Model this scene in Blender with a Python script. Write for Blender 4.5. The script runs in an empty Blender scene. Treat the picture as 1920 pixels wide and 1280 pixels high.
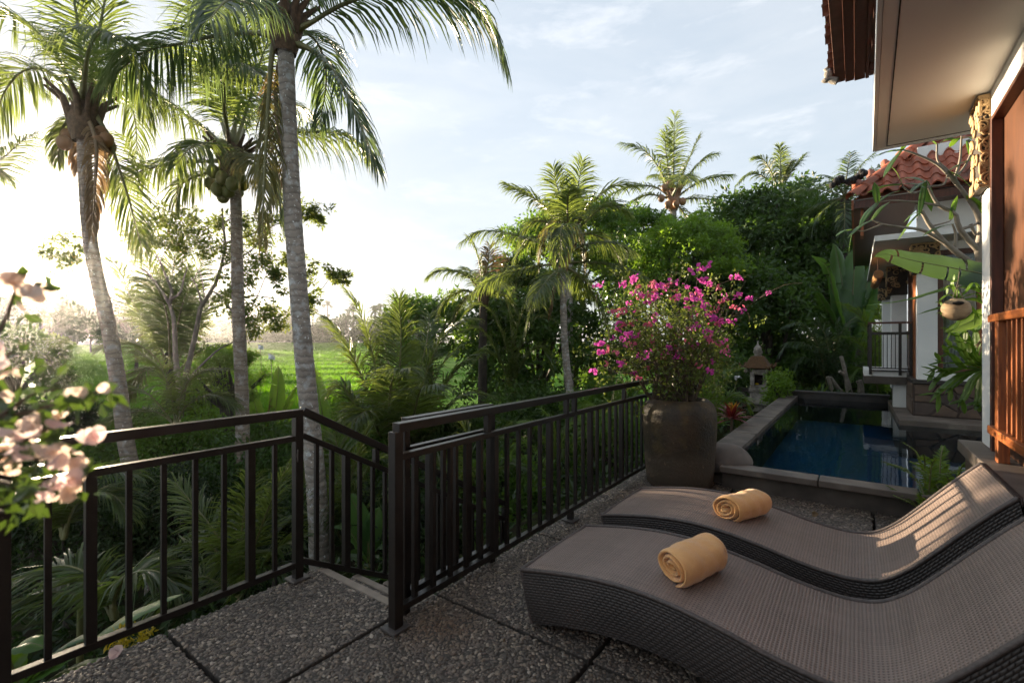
import bpy, math, random
import numpy as np
from mathutils import Vector, Matrix
random.seed(7); RNG = np.random.default_rng(7)
sc = bpy.context.scene
COL = sc.collection
R = math.radians

# ------------------------------------------------------------------ camera
CAM_H = 1.45; FPX = 886.0; HZ = 643.0; YAW = math.atan(645 / 886.0)
FW = np.array([-math.sin(YAW), math.cos(YAW), 0.0]); RT = np.array([math.cos(YAW), math.sin(YAW), 0.0])
cam = bpy.data.cameras.new('camera'); camo = bpy.data.objects.new('camera', cam); COL.objects.link(camo)
camo.location = (0, 0, CAM_H); camo.rotation_euler = (R(90), 0, YAW)
cam.sensor_width = 36.0; cam.lens = 36.0 * FPX / 1920; cam.shift_y = 3 / 1920; cam.clip_start = 0.05; cam.clip_end = 2000
cam.dof.use_dof = True; cam.dof.focus_distance = 4.5; cam.dof.aperture_fstop = 2.2
sc.camera = camo

# ------------------------------------------------------------------ sky, sun, exposure
SUN_EL = R(5.0); SUN_AZ = math.atan2(-1.3733, 0.2372)          # azimuth clockwise from +Y
world = bpy.data.worlds.new('World'); sc.world = world; world.use_nodes = True
wn = world.node_tree.nodes; wl = world.node_tree.links; wn.clear()
w_out = wn.new('ShaderNodeOutputWorld'); w_bg = wn.new('ShaderNodeBackground'); w_sky = wn.new('ShaderNodeTexSky')
w_sky.sky_type = 'NISHITA'; w_sky.sun_disc = False; w_sky.sun_elevation = SUN_EL; w_sky.sun_rotation = SUN_AZ % (2 * math.pi)
w_sky.altitude = 0; w_sky.air_density = 1.0; w_sky.dust_density = 1.3; w_sky.ozone_density = 2.0
w_bg.inputs['Strength'].default_value = 0.15
# thin cloud veil: a desaturated, brighter copy of the sky mixed in by stretched noise
w_tc = wn.new('ShaderNodeTexCoord'); w_map = wn.new('ShaderNodeMapping'); w_map.inputs['Scale'].default_value = (1.0, 1.0, 3.6)
w_map.inputs['Rotation'].default_value = (R(6), R(-5), R(20))
w_no = wn.new('ShaderNodeTexNoise'); w_no.inputs['Scale'].default_value = 2.6; w_no.inputs['Detail'].default_value = 9; w_no.inputs['Roughness'].default_value = 0.62; w_no.inputs['Distortion'].default_value = 0.4
w_ramp = wn.new('ShaderNodeMapRange'); w_ramp.inputs['From Min'].default_value = 0.40; w_ramp.inputs['From Max'].default_value = 0.72
w_ramp.inputs['To Min'].default_value = 0.55; w_ramp.inputs['To Max'].default_value = 0.98
w_hsv = wn.new('ShaderNodeHueSaturation'); w_hsv.inputs['Saturation'].default_value = 0.24; w_hsv.inputs['Value'].default_value = 1.55
w_tint = wn.new('ShaderNodeMix'); w_tint.data_type = 'RGBA'; w_tint.blend_type = 'MULTIPLY'; w_tint.inputs['Factor'].default_value = 1.0
w_tint.inputs[7].default_value = (1.0, 0.985, 0.99, 1)
w_mix = wn.new('ShaderNodeMix'); w_mix.data_type = 'RGBA'
wl.new(w_tc.outputs['Generated'], w_map.inputs['Vector']); wl.new(w_map.outputs[0], w_no.inputs['Vector']); wl.new(w_no.outputs[0], w_ramp.inputs['Value'])
# soft shoulder on the brightest part of the aureole, then a high thin veil of even cloud
w_k = wn.new('ShaderNodeVectorMath'); w_k.operation = 'MULTIPLY_ADD'; w_k.inputs[1].default_value = (.6, .6, .6); w_k.inputs[2].default_value = (1, 1, 1)
w_d = wn.new('ShaderNodeVectorMath'); w_d.operation = 'DIVIDE'
w_lum = wn.new('ShaderNodeRGBToBW'); wl.new(w_sky.outputs[0], w_lum.inputs[0]); wl.new(w_lum.outputs[0], w_k.inputs[0]); wl.new(w_sky.outputs[0], w_d.inputs[0]); wl.new(w_k.outputs[0], w_d.inputs[1])
wl.new(w_d.outputs[0], w_hsv.inputs['Color']); wl.new(w_hsv.outputs[0], w_tint.inputs[6])
wl.new(w_d.outputs[0], w_mix.inputs[6]); wl.new(w_tint.outputs[2], w_mix.inputs[7]); wl.new(w_ramp.outputs[0], w_mix.inputs['Factor'])
w_veil = wn.new('ShaderNodeMix'); w_veil.data_type = 'RGBA'; w_veil.inputs['Factor'].default_value = .5; w_veil.inputs[7].default_value = (1.14, 1.28, 1.40, 1)
# a few small brighter wisps
w_map2 = wn.new('ShaderNodeMapping'); w_map2.inputs['Scale'].default_value = (1.0, 1.0, 4.5); w_map2.inputs['Rotation'].default_value = (R(4), R(3), R(60)); w_map2.inputs['Location'].default_value = (.35, .1, .2)
w_no2 = wn.new('ShaderNodeTexNoise'); w_no2.inputs['Scale'].default_value = 4.2; w_no2.inputs['Detail'].default_value = 10; w_no2.inputs['Roughness'].default_value = .68; w_no2.inputs['Distortion'].default_value = .25
w_r2 = wn.new('ShaderNodeMapRange'); w_r2.inputs['From Min'].default_value = .53; w_r2.inputs['From Max'].default_value = .74; w_r2.inputs['To Max'].default_value = .42
w_wisp = wn.new('ShaderNodeMix'); w_wisp.data_type = 'RGBA'; w_wisp.inputs[7].default_value = (1.95, 1.95, 1.98, 1)
wl.new(w_tc.outputs['Generated'], w_map2.inputs['Vector']); wl.new(w_map2.outputs[0], w_no2.inputs['Vector']); wl.new(w_no2.outputs[0], w_r2.inputs['Value']); wl.new(w_r2.outputs[0], w_wisp.inputs['Factor'])
wl.new(w_mix.outputs[2], w_veil.inputs[6]); wl.new(w_veil.outputs[2], w_wisp.inputs[6]); wl.new(w_wisp.outputs[2], w_bg.inputs['Color']); wl.new(w_bg.outputs[0], w_out.inputs['Surface'])

sun = bpy.data.lights.new('sun', 'SUN'); suno = bpy.data.objects.new('sun', sun); COL.objects.link(suno)
sun.energy = 5.0; sun.angle = R(0.6); sun.color = (1.0, 0.80, 0.56)
SUN_DIR = Vector((math.sin(SUN_AZ) * math.cos(SUN_EL), math.cos(SUN_AZ) * math.cos(SUN_EL), math.sin(SUN_EL)))
suno.rotation_euler = (-SUN_DIR).to_track_quat('-Z', 'Y').to_euler(); suno.location = (-30, 6, 20)

sc.view_settings.view_transform = 'Standard'; sc.view_settings.look = 'None'; sc.view_settings.gamma = 1.0
sc.view_settings.use_curve_mapping = False; sc.view_settings.exposure = 2.2
sc.render.engine = 'CYCLES'
cy = sc.cycles
cy.use_denoising = True; cy.max_bounces = 7; cy.diffuse_bounces = 3; cy.glossy_bounces = 3; cy.transmission_bounces = 4; cy.transparent_max_bounces = 12
cy.volume_bounces = 0; cy.sample_clamp_indirect = 6.0; cy.caustics_reflective = False; cy.caustics_refractive = False
cy.use_adaptive_sampling = True; cy.adaptive_threshold = 0.02

HAZE = .0004

# ------------------------------------------------------------------ helpers
def P(px, py, d):
    """point at picture coordinates (of a 1920 x 1280 frame) and depth d in metres"""
    return FW * d + RT * ((px - 960) / FPX * d) + np.array([0, 0, CAM_H + (HZ - py) / FPX * d])
def PP(pts, d):
    return [P(p[0], p[1], d + (p[2] if len(p) > 2 else 0)) for p in pts]
def norm(v): 
    return v / np.maximum(np.linalg.norm(v, axis=-1, keepdims=True), 1e-9)

class MB:
    """collects verts / faces (arrays of tris or quads) into ONE mesh"""
    def __init__(s): s.v = []; s.f = []; s.n = 0; s.uv = []
    def add(s, v, f, m=0, uv=None):
        v = np.asarray(v, float).reshape(-1, 3); f = np.asarray(f, np.int64)
        s.v.append(v); s.f.append((f + s.n, m)); s.n += len(v)
        s.uv.append(np.zeros((len(v), 2)) if uv is None else np.asarray(uv, float))
        return s
    def box(s, x0, x1, y0, y1, z0, z1, m=0, rot=0, tilt=None):
        v = np.array([(x, y, z) for x in (x0, x1) for y in (y0, y1) for z in (z0, z1)], float)
        if rot:
            c = v.mean(0); a = v - c; v = np.c_[a[:, 0] * math.cos(rot) - a[:, 1] * math.sin(rot), a[:, 0] * math.sin(rot) + a[:, 1] * math.cos(rot), a[:, 2]] + c
        return s.add(v, [(0, 1, 3, 2), (4, 6, 7, 5), (0, 4, 5, 1), (2, 3, 7, 6), (0, 2, 6, 4), (1, 5, 7, 3)], m)
    def hexa(s, b, t, m=0):
        """frustum between two quads (4 pts each, same winding seen from above)"""
        return s.add(list(b) + list(t), [(3, 2, 1, 0), (4, 5, 6, 7), (0, 1, 5, 4), (1, 2, 6, 5), (2, 3, 7, 6), (3, 0, 4, 7)], m)
    def bar(s, a, b, w, h, m=0):
        """square bar from a to b, w wide sideways, h high"""
        a = np.array(a, float); b = np.array(b, float); d = norm(b - a); up = np.array([0, 0, 1.0])
        if abs(d[2]) > .98: up = np.array([0, 1.0, 0])
        sd = norm(np.cross(d, up)); up = np.cross(sd, d)
        q = lambda p: [p - sd * w / 2 - up * h / 2, p + sd * w / 2 - up * h / 2, p + sd * w / 2 + up * h / 2, p - sd * w / 2 + up * h / 2]
        return s.add(q(a) + q(b), [(3, 2, 1, 0), (4, 5, 6, 7), (0, 1, 5, 4), (1, 2, 6, 5), (2, 3, 7, 6), (3, 0, 4, 7)], m)
    def tube(s, path, rad, sides=6, m=0, cap=True):
        p = np.asarray(path, float); n = len(p); rad = np.broadcast_to(np.asarray(rad, float), (n,))
        t = np.gradient(p, axis=0); t = norm(t)
        ref = np.array([0, 0, 1.0]) if abs(t[0][2]) < .9 else np.array([1.0, 0, 0])
        u = norm(np.cross(t[0], ref)); us = []
        for i in range(n):
            u = u - t[i] * (u @ t[i]); u = u / max(np.linalg.norm(u), 1e-9); us.append(u)
        us = np.array(us); ws = np.cross(t, us); a = np.linspace(0, 2 * np.pi, sides, endpoint=False)
        v = p[:, None] + rad[:, None, None] * (np.cos(a)[None, :, None] * us[:, None] + np.sin(a)[None, :, None] * ws[:, None])
        i = np.arange(n - 1)[:, None] * sides; j = np.arange(sides)[None]; k = (np.arange(sides)[None] + 1) % sides
        f = np.stack([i + j, i + k, i + sides + k, i + sides + j], -1).reshape(-1, 4)
        s.add(v.reshape(-1, 3), f, m)
        if cap and sides >= 4:
            for o, c in ((0, p[0]), (n - 1, p[-1])):
                vv = np.r_[v[o], [c]]; ff = [(x, (x + 1) % sides, sides) for x in range(sides)]
                if o == 0: ff = [(b, a_, c_) for a_, b, c_ in ff]
                s.add(vv, ff, m)
        return s
    def lathe(s, prof, c, sides=32, m=0):
        prof = np.asarray(prof, float); n = len(prof); a = np.linspace(0, 2 * np.pi, sides, endpoint=False)
        v = np.stack([c[0] + prof[:, :1] * np.cos(a), c[1] + prof[:, :1] * np.sin(a), c[2] + prof[:, 1:2] + 0 * a], -1)
        i = np.arange(n - 1)[:, None] * sides; j = np.arange(sides)[None]; k = (j + 1) % sides
        return s.add(v.reshape(-1, 3), np.stack([i + j, i + k, i + sides + k, i + sides + j], -1).reshape(-1, 4), m)
    def ball(s, c, r, m=0, nu=10, nv=7, seed=0, jit=0.0):
        c = np.asarray(c, float); r = np.broadcast_to(np.asarray(r, float), (3,)); rg = np.random.default_rng(seed)
        th = np.linspace(0, np.pi, nv + 1); ph = np.linspace(0, 2 * np.pi, nu, endpoint=False)
        d = np.stack([np.sin(th)[:, None] * np.cos(ph), np.sin(th)[:, None] * np.sin(ph), np.cos(th)[:, None] + 0 * ph], -1)
        k = 1 + jit * rg.normal(size=d.shape[:2])[..., None]; k[0] = k[0, 0]; k[-1] = k[-1, 0]
        v = c + d * r * k
        i = np.arange(nv)[:, None] * nu; j = np.arange(nu)[None]; q = (j + 1) % nu
        return s.add(v.reshape(-1, 3), np.stack([i + j, i + nu + j, i + nu + q, i + q], -1).reshape(-1, 4), m)
    def grid(s, v, m=0, uv=None, flip=False):
        v = np.asarray(v, float); a, b = v.shape[:2]
        i = (np.arange(a - 1)[:, None] * b + np.arange(b - 1)[None]).reshape(-1)
        f = np.stack([i, i + 1, i + b + 1, i + b], -1)
        if flip: f = f[:, ::-1]
        return s.add(v.reshape(-1, 3), f, m, None if uv is None else np.asarray(uv).reshape(-1, 2))
    def mesh(s, name, mats, off=(0, 0, 0), smooth=True, uv=False):
        me = bpy.data.meshes.new(name)
        v = np.concatenate(s.v) - np.asarray(off, float)
        loops = np.concatenate([f.reshape(-1) for f, m in s.f]); sizes = np.concatenate([np.full(len(f), f.shape[1]) for f, m in s.f])
        mi = np.concatenate([np.full(len(f), m) for f, m in s.f])
        me.vertices.add(len(v)); me.vertices.foreach_set('co', v.astype(np.float32).ravel())
        me.loops.add(len(loops)); me.loops.foreach_set('vertex_index', loops.astype(np.int32))
        me.polygons.add(len(sizes)); me.polygons.foreach_set('loop_start', np.r_[0, np.cumsum(sizes)[:-1]].astype(np.int32))
        me.polygons.foreach_set('material_index', mi.astype(np.int32))
        me.polygons.foreach_set('use_smooth', np.full(len(sizes), bool(smooth)))
        if uv:
            l = me.uv_layers.new(name='UVMap'); l.data.foreach_set('uv', np.concatenate(s.uv)[loops].astype(np.float32).ravel())
        for m in (mats if isinstance(mats, (list, tuple)) else [mats]): me.materials.append(m)
        me.update(calc_edges=True)
        return me

ORIGIN = {}
def origin(o):
    return ORIGIN.get(o.name, np.zeros(3))
def obj(name, mb, mats, parent=None, smooth=False, uv=False, bevel=0.0, at=None, kind=None):
    """links the collected shape as ONE object; world coordinates in, origin at its parent's base"""
    if parent is not None: off = origin(parent)
    else: off = np.asarray(at, float) if at is not None else np.zeros(3)
    o = bpy.data.objects.new(name, mb.mesh(name, mats, off, smooth, uv)); COL.objects.link(o)
    if parent is not None: o.parent = parent; ORIGIN[o.name] = off
    else: o.location = off; ORIGIN[o.name] = off
    if kind: o['kind'] = kind
    if bevel:
        b = o.modifiers.new('bevel', 'BEVEL'); b.width = bevel; b.segments = 2; b.limit_method = 'ANGLE'; b.angle_limit = R(50); b.harden_normals = False
    return o
def tag(o, label, cat, group=None):
    o['label'] = label; o['category'] = cat
    if group: o['group'] = group
    return o
def thing(name, label, cat, loc, group=None):
    o = bpy.data.objects.new(name, None); COL.objects.link(o); o.empty_display_size = .2
    o.location = tuple(float(x) for x in loc); ORIGIN[o.name] = np.asarray(loc, float)
    return tag(o, label, cat, group)
def structure(name, mb, mats, **k):
    return obj(name, mb, mats, kind='structure', **k)
def inst(name, me, parent, loc=(0, 0, 0), rot=(0, 0, 0), scale=1.0):
    """another object on shared mesh data; loc is in world coordinates"""
    o = bpy.data.objects.new(name, me); COL.objects.link(o); o.parent = parent
    o.location = tuple(np.asarray(loc, float) - origin(parent)); o.rotation_euler = rot
    o.scale = (scale,) * 3 if np.isscalar(scale) else scale
    return o
def copy_tree(o, loc, rz=0, label=None, parent=None):
    c = o.copy(); COL.objects.link(c)
    if parent is not None: c.parent = parent
    else:
        c.location = loc; c.rotation_euler = (0, 0, rz); ORIGIN[c.name] = np.asarray(loc, float)
        if label: c['label'] = label
    for ch in list(o.children): copy_tree(ch, None, parent=c)
    return c
def curve(pts, n=16):
    """Catmull-Rom through pts, n samples evenly spaced by length"""
    p = np.asarray(pts, float)
    if len(p) == 2: return p[0] + np.linspace(0, 1, n)[:, None] * (p[1] - p[0])
    q = np.vstack([2 * p[0] - p[1], p, 2 * p[-1] - p[-2]]); out = []
    for i in range(1, len(q) - 2):
        t = np.linspace(0, 1, 14, endpoint=False)[:, None]; a, b, c, d = q[i - 1:i + 3]
        out.append(.5 * ((2 * b) + (c - a) * t + (2 * a - 5 * b + 4 * c - d) * t ** 2 + (3 * b - 3 * c + d - a) * t ** 3))
    o = np.vstack(out + [p[-1:]]); s = np.r_[0, np.cumsum(np.linalg.norm(np.diff(o, axis=0), axis=1))]
    return np.stack([np.interp(np.linspace(0, s[-1], n), s, o[:, k]) for k in range(3)], -1)

# ------------------------------------------------------------------ materials
def node_mat(name):
    m = bpy.data.materials.new(name); m.use_nodes = True; nt = m.node_tree
    return m, nt, nt.nodes['Principled BSDF'], nt.nodes['Material Output']
def coords(nt, kind, scale=(1, 1, 1)):
    t = nt.nodes.new('ShaderNodeTexCoord'); mp = nt.nodes.new('ShaderNodeMapping'); mp.inputs['Scale'].default_value = scale
    if kind == 'World':
        g = nt.nodes.new('ShaderNodeNewGeometry'); nt.links.new(g.outputs['Position'], mp.inputs['Vector'])
    else: nt.links.new(t.outputs[kind], mp.inputs['Vector'])
    return mp.outputs[0]
def noise(nt, vec, scale, detail=4, rough=.55, dist=0.0):
    n = nt.nodes.new('ShaderNodeTexNoise'); n.inputs['Scale'].default_value = scale; n.inputs['Detail'].default_value = detail
    n.inputs['Roughness'].default_value = rough; n.inputs['Distortion'].default_value = dist; nt.links.new(vec, n.inputs['Vector'])
    return n.outputs[0]
def rng_map(nt, v, a, b, c=0.0, d=1.0):
    n = nt.nodes.new('ShaderNodeMapRange'); n.inputs['From Min'].default_value = a; n.inputs['From Max'].default_value = b
    n.inputs['To Min'].default_value = c; n.inputs['To Max'].default_value = d; nt.links.new(v, n.inputs['Value']); return n.outputs[0]
def mixc(nt, f, a, b, mode='MIX'):
    n = nt.nodes.new('ShaderNodeMix'); n.data_type = 'RGBA'; n.blend_type = mode
    for k, x in ((6, a), (7, b)):
        if isinstance(x, tuple): n.inputs[k].default_value = (*x, 1)
        else: nt.links.new(x, n.inputs[k])
    if isinstance(f, (int, float)): n.inputs['Factor'].default_value = f
    else: nt.links.new(f, n.inputs['Factor'])
    return n.outputs[2]
def math_n(nt, op, a, b=None):
    n = nt.nodes.new('ShaderNodeMath'); n.operation = op
    for k, x in ((0, a), (1, b)):
        if x is None: continue
        if isinstance(x, (int, float)): n.inputs[k].default_value = x
        else: nt.links.new(x, n.inputs[k])
    return n.outputs[0]
def bump(nt, bs, h, strength=.4, dist=.01):
    n = nt.nodes.new('ShaderNodeBump'); n.inputs['Strength'].default_value = strength; n.inputs['Distance'].default_value = dist
    nt.links.new(h, n.inputs['Height']); nt.links.new(n.outputs[0], bs.inputs['Normal'])
def noisy(name, c1, c2, scale=8, rough=.6, coord='World', stretch=(1, 1, 1), bs_=.3, bd=.01, bscale=None, contrast=(.35, .65), spec=.5, c3=None, s3=1.5, detail=5):
    m, nt, bs, out = node_mat(name); v = coords(nt, coord, stretch)
    f = noise(nt, v, scale, detail); c = mixc(nt, rng_map(nt, f, *contrast), c1, c2)
    if c3: c = mixc(nt, rng_map(nt, noise(nt, v, s3, 3), .5, .68), c, c3)
    nt.links.new(c, bs.inputs['Base Color']); bs.inputs['Roughness'].default_value = rough; bs.inputs['Specular IOR Level'].default_value = spec
    if bs_: bump(nt, bs, noise(nt, v, bscale or scale * 3, 4), bs_, bd)
    return m
def leafy(name, c1, c2, trans, tw=.38, rough=.42, spec=.45, nscale=1.2, bright=None):
    m, nt, bs, out = node_mat(name); g = nt.nodes.new('ShaderNodeNewGeometry')
    f = g.outputs['Random Per Island']; c = mixc(nt, f, c1, c2)
    n = noise(nt, g.outputs['Position'], nscale, 2); c = mixc(nt, rng_map(nt, n, .35, .7, 0, .75), c, tuple(x * .55 for x in c1))
    if bright: c = mixc(nt, rng_map(nt, f, .93, .95), c, bright)
    nt.links.new(c, bs.inputs['Base Color']); bs.inputs['Roughness'].default_value = rough; bs.inputs['Specular IOR Level'].default_value = spec
    t = nt.nodes.new('ShaderNodeBsdfTranslucent'); tc = mixc(nt, rng_map(nt, n, .35, .7, 0, .6), trans, tuple(x * .6 for x in trans)); nt.links.new(tc, t.inputs['Color'])
    mx = nt.nodes.new('ShaderNodeMixShader'); mx.inputs[0].default_value = tw
    nt.links.new(bs.outputs[0], mx.inputs[1]); nt.links.new(t.outputs[0], mx.inputs[2]); nt.links.new(mx.outputs[0], out.inputs['Surface'])
    return m
def flat(name, c, rough=.5, spec=.5, metal=0.0):
    m, nt, bs, out = node_mat(name); bs.inputs['Base Color'].default_value = (*c, 1); bs.inputs['Roughness'].default_value = rough
    bs.inputs['Specular IOR Level'].default_value = spec; bs.inputs['Metallic'].default_value = metal; return m

MT = {}
MT['metal'] = noisy('painted_metal', (.0085, .006, .0048), (.014, .0105, .0085), 14, .36, bs_=.08, bd=.002, bscale=90, spec=.5)
MT['plate'] = noisy('plate_metal', (.05, .045, .042), (.08, .07, .065), 20, .45, bs_=.1)
MT['mortar'] = noisy('pebble_mortar', (.035, .03, .026), (.07, .06, .05), 60, .85, bs_=.5, bd=.004, bscale=220)
MT['nosing'] = noisy('concrete_nosing', (.30, .25, .20), (.22, .185, .15), 12, .8, bs_=.2, bscale=120, bd=.003)
MT['concrete'] = noisy('dark_concrete', (.105, .085, .07), (.055, .045, .037), 3.5, .75, bs_=.3, bscale=60, bd=.004, c3=(.15, .125, .10), s3=2.0)
MT['coping'] = noisy('coping_stone', (.15, .12, .098), (.085, .068, .056), 2.6, .55, bs_=.25, bscale=50, bd=.003, c3=(.20, .17, .14), s3=3.0)
MT['darkcoping'] = noisy('black_stone', (.028, .024, .022), (.05, .042, .037), 4, .5, bs_=.25, bscale=60, bd=.003)
MT['gravelbase'] = noisy('earth', (.035, .026, .017), (.018, .014, .009), 3, .95, bs_=.8, bscale=14, bd=.04)
MT['plaster'] = noisy('white_plaster', (.80, .80, .77), (.70, .71, .69), 2.2, .8, bs_=.12, bscale=90, bd=.002, c3=(.66, .67, .66), s3=.9)
MT['soffit'] = noisy('soffit_paint', (.84, .80, .74), (.79, .75, .69), 1.2, .85, bs_=.08, bscale=60, bd=.002)
MT['wood'] = noisy('teak_wood', (.34, .105, .028), (.17, .048, .015), 10, .38, coord='World', stretch=(6, 6, .5), bs_=.15, bd=.002, bscale=30)
MT['woodh'] = noisy('teak_wood_rail', (.36, .115, .03), (.19, .055, .017), 10, .36, coord='World', stretch=(6, .5, 6), bs_=.15, bd=.002, bscale=30)
MT['jamb'] = noisy('shade_toned_teak', (.105, .036, .011), (.06, .021, .008), 9, .45, stretch=(6, 6, .5), bs_=.12, bd=.002, bscale=30)  # teak darkened in its base colour to read as shaded
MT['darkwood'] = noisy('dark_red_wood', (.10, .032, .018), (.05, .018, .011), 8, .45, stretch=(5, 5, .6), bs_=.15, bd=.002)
MT['carved'] = noisy('carved_stone', (.46, .31, .15), (.30, .19, .085), 14, .6, bs_=.5, bd=.01, bscale=26)
MT['gap'] = noisy('recess_shade_tone', (.022, .016, .012), (.012, .009, .007), 20, .9, bs_=0)  # near-black colour standing in for shade in recesses and openings
MT['tile'] = noisy('terracotta_tile', (.42, .115, .055), (.26, .07, .035), 3.2, .65, bs_=.2, bscale=40, bd=.004, c3=(.13, .06, .04), s3=2.2)
MT['eavetile'] = noisy('weathered_eave_tile', (.17, .075, .05), (.10, .048, .034), 5, .7, bs_=.2, bscale=40, bd=.004)
MT['shrine'] = noisy('shrine_stone', (.36, .33, .29), (.17, .155, .135), 9, .9, bs_=.7, bscale=30, bd=.015, c3=(.07, .065, .05), s3=4)
MT['thatch'] = noisy('old_thatch', (.13, .07, .03), (.06, .033, .016), 24, .95, stretch=(1, 1, 4), bs_=.6, bscale=40, bd=.02)
MT['ijuk'] = noisy('black_fibre', (.012, .011, .012), (.025, .023, .024), 40, .9, bs_=.8, bscale=80, bd=.02)
MT['boulder'] = noisy('river_rock', (.15, .125, .11), (.09, .076, .067), 4, .7, bs_=.35, bscale=18, bd=.008, c3=(.20, .16, .13), s3=2)
MT['field'] = noisy('rice_field', (.075, .165, .016), (.045, .11, .012), .35, .9, bs_=.8, bscale=3, bd=.1, c3=(.05, .10, .012), s3=.05)
MT['rock1'] = noisy('facing_stone_dark', (.075, .052, .043), (.04, .028, .024), 5, .6, bs_=.4, bscale=22, bd=.01)
MT['rock2'] = noisy('facing_stone_brown', (.12, .078, .052), (.065, .042, .031), 4, .6, bs_=.4, bscale=22, bd=.01)
MT['curtain'] = noisy('curtain_cloth', (.62, .64, .62), (.54, .57, .56), 3, .85, bs_=.1)
MT['bamboo'] = noisy('bamboo_blind', (.36, .19, .07), (.22, .11, .04), 30, .6, stretch=(1, 1, 6), bs_=.3)
MT['soil'] = MT['gravelbase']
MT['yellow'] = leafy('yellow_leaf', (.62, .45, .02), (.5, .40, .03), (.7, .55, .03), .4)
MT['orange'] = leafy('croton_orange', (.55, .30, .02), (.45, .10, .02), (.6, .3, .03), .35)
MT['redleaf'] = leafy('red_leaf', (.20, .018, .022), (.10, .014, .02), (.30, .03, .03), .3, rough=.3)
MT['frond'] = leafy('coconut_leaflet', (.042, .075, .022), (.068, .105, .030), (.23, .30, .05), 0.46, rough=.36, spec=.55)
MT['frondy'] = leafy('yellowing_leaflet', (.13, .125, .03), (.09, .105, .028), (.26, .22, .045), .4, rough=.4)
MT['frondd'] = leafy('dry_leaflet', (.24, .165, .085), (.17, .115, .06), (.32, .20, .09), .35, rough=.6)
MT['frondb'] = leafy('bluish_leaflet', (.034, .070, .034), (.055, .094, .042), (.17, .25, .06), 0.42, rough=.3, spec=.6)
MT['areca'] = leafy('areca_leaflet', (0.0675, 0.149, 0.0243), (0.115, 0.203, 0.0297), (0.28, 0.392, 0.035), 0.42, rough=.36)
MT['rachis'] = noisy('leaf_stalk', (.16, .15, .05), (.10, .105, .035), 6, .45, bs_=0)
MT['rachisd'] = noisy('dry_stalk', (.20, .135, .07), (.13, .085, .045), 6, .6, bs_=0)
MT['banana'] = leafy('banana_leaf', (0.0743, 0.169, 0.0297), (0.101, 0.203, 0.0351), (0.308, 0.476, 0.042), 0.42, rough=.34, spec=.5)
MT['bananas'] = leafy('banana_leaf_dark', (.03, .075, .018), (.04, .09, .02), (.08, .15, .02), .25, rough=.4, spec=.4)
MT['bananad'] = leafy('banana_leaf_shade_toned', (0.0473, 0.115, 0.0324), (0.0675, 0.142, 0.0405), (0.182, 0.336, 0.042), 0.42, rough=.36, spec=.4)  # darker copy of the banana green, shade put into the colour
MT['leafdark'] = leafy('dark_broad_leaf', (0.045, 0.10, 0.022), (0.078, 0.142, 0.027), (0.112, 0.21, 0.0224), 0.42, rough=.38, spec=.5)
MT['shade'] = leafy('shade_toned_leaf', (.018, .040, .010), (.030, .060, .012), (.05, .10, .012), .3, rough=.45, spec=.35)  # leaf green lowered so deep shade sits in the colour
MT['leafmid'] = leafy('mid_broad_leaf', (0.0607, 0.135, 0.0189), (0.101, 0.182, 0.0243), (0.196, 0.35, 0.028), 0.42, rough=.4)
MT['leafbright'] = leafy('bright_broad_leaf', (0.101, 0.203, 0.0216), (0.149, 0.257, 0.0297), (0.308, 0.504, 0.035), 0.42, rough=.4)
MT['leafair'] = leafy('airy_leaf', (.06, .105, .02), (.09, .13, .025), (.26, .33, .04), .45, rough=.5, bright=(.30, .20, .03))
MT['leafhaze'] = leafy('far_leaf', (.018, .046, .012), (.026, .058, .014), (.045, .09, .018), .25, rough=.6, spec=.2, nscale=.1)
MT['grass'] = leafy('rice_blade', (.055, .16, .007), (.08, .20, .010), (.20, .44, .010), .5, rough=.5, spec=.3, nscale=.08)
MT['magenta'] = leafy('magenta_bract', (.70, .07, .50), (.78, .11, .58), (.90, .18, .62), .4, rough=.6, spec=.2)
MT['magenta2'] = leafy('faded_bract', (.58, .10, .25), (.55, .16, .22), (.75, .20, .30), .4, rough=.6, spec=.2)
MT['peach'] = leafy('peach_bract', (.86, .62, .52), (.88, .68, .60), (.97, .80, .68), 0.55, rough=.6, spec=.2)
MT['pinkb'] = leafy('pink_bract', (.87, .64, .68), (.88, .70, .72), (.97, .78, .76), 0.55, rough=.6, spec=.2)
MT['bougleaf'] = leafy('bougainvillea_leaf', (.075, .125, .022), (.11, .155, .03), (.22, .28, .045), .42, rough=.4)
MT['bougnear'] = leafy('near_bougainvillea_leaf', (.03, .065, .014), (.045, .085, .016), (.10, .17, .022), .35, rough=.4)
MT['twig'] = noisy('twig_bark', (.10, .075, .05), (.06, .045, .03), 10, .8, bs_=.2)
MT['bark'] = noisy('grey_bark', (.23, .20, .165), (.13, .11, .09), 6, .85, stretch=(1, 1, .5), bs_=.4, bscale=20, bd=.008)
MT['bark2'] = noisy('dark_bark', (.06, .047, .036), (.035, .028, .022), 6, .85, bs_=.5, bscale=16, bd=.02)
MT['plumbark'] = noisy('frangipani_bark', (.27, .235, .19), (.17, .145, .115), 9, .75, bs_=.3, bscale=30, bd=.006)
MT['nut'] = noisy('green_coconut', (.10, .125, .022), (.15, .15, .03), 4, .4, bs_=.1)
MT['nutbrown'] = noisy('ripe_coconut', (.26, .13, .05), (.17, .085, .035), 4, .5, bs_=.1)
MT['husk'] = noisy('coconut_husk', (.42, .30, .18), (.26, .17, .095), 7, .8, stretch=(1, 1, 3), bs_=.5, bscale=24, bd=.006)
MT['fibre'] = noisy('palm_fibre', (.12, .075, .042), (.06, .038, .022), 18, .95, bs_=.6, bscale=50, bd=.01)
MT['whitecloth'] = flat('white_flag', (.8, .8, .8), .8)
MT['whitepetal'] = leafy('white_petal', (.7, .72, .74), (.75, .76, .78), (.8, .8, .8), .3)

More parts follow.
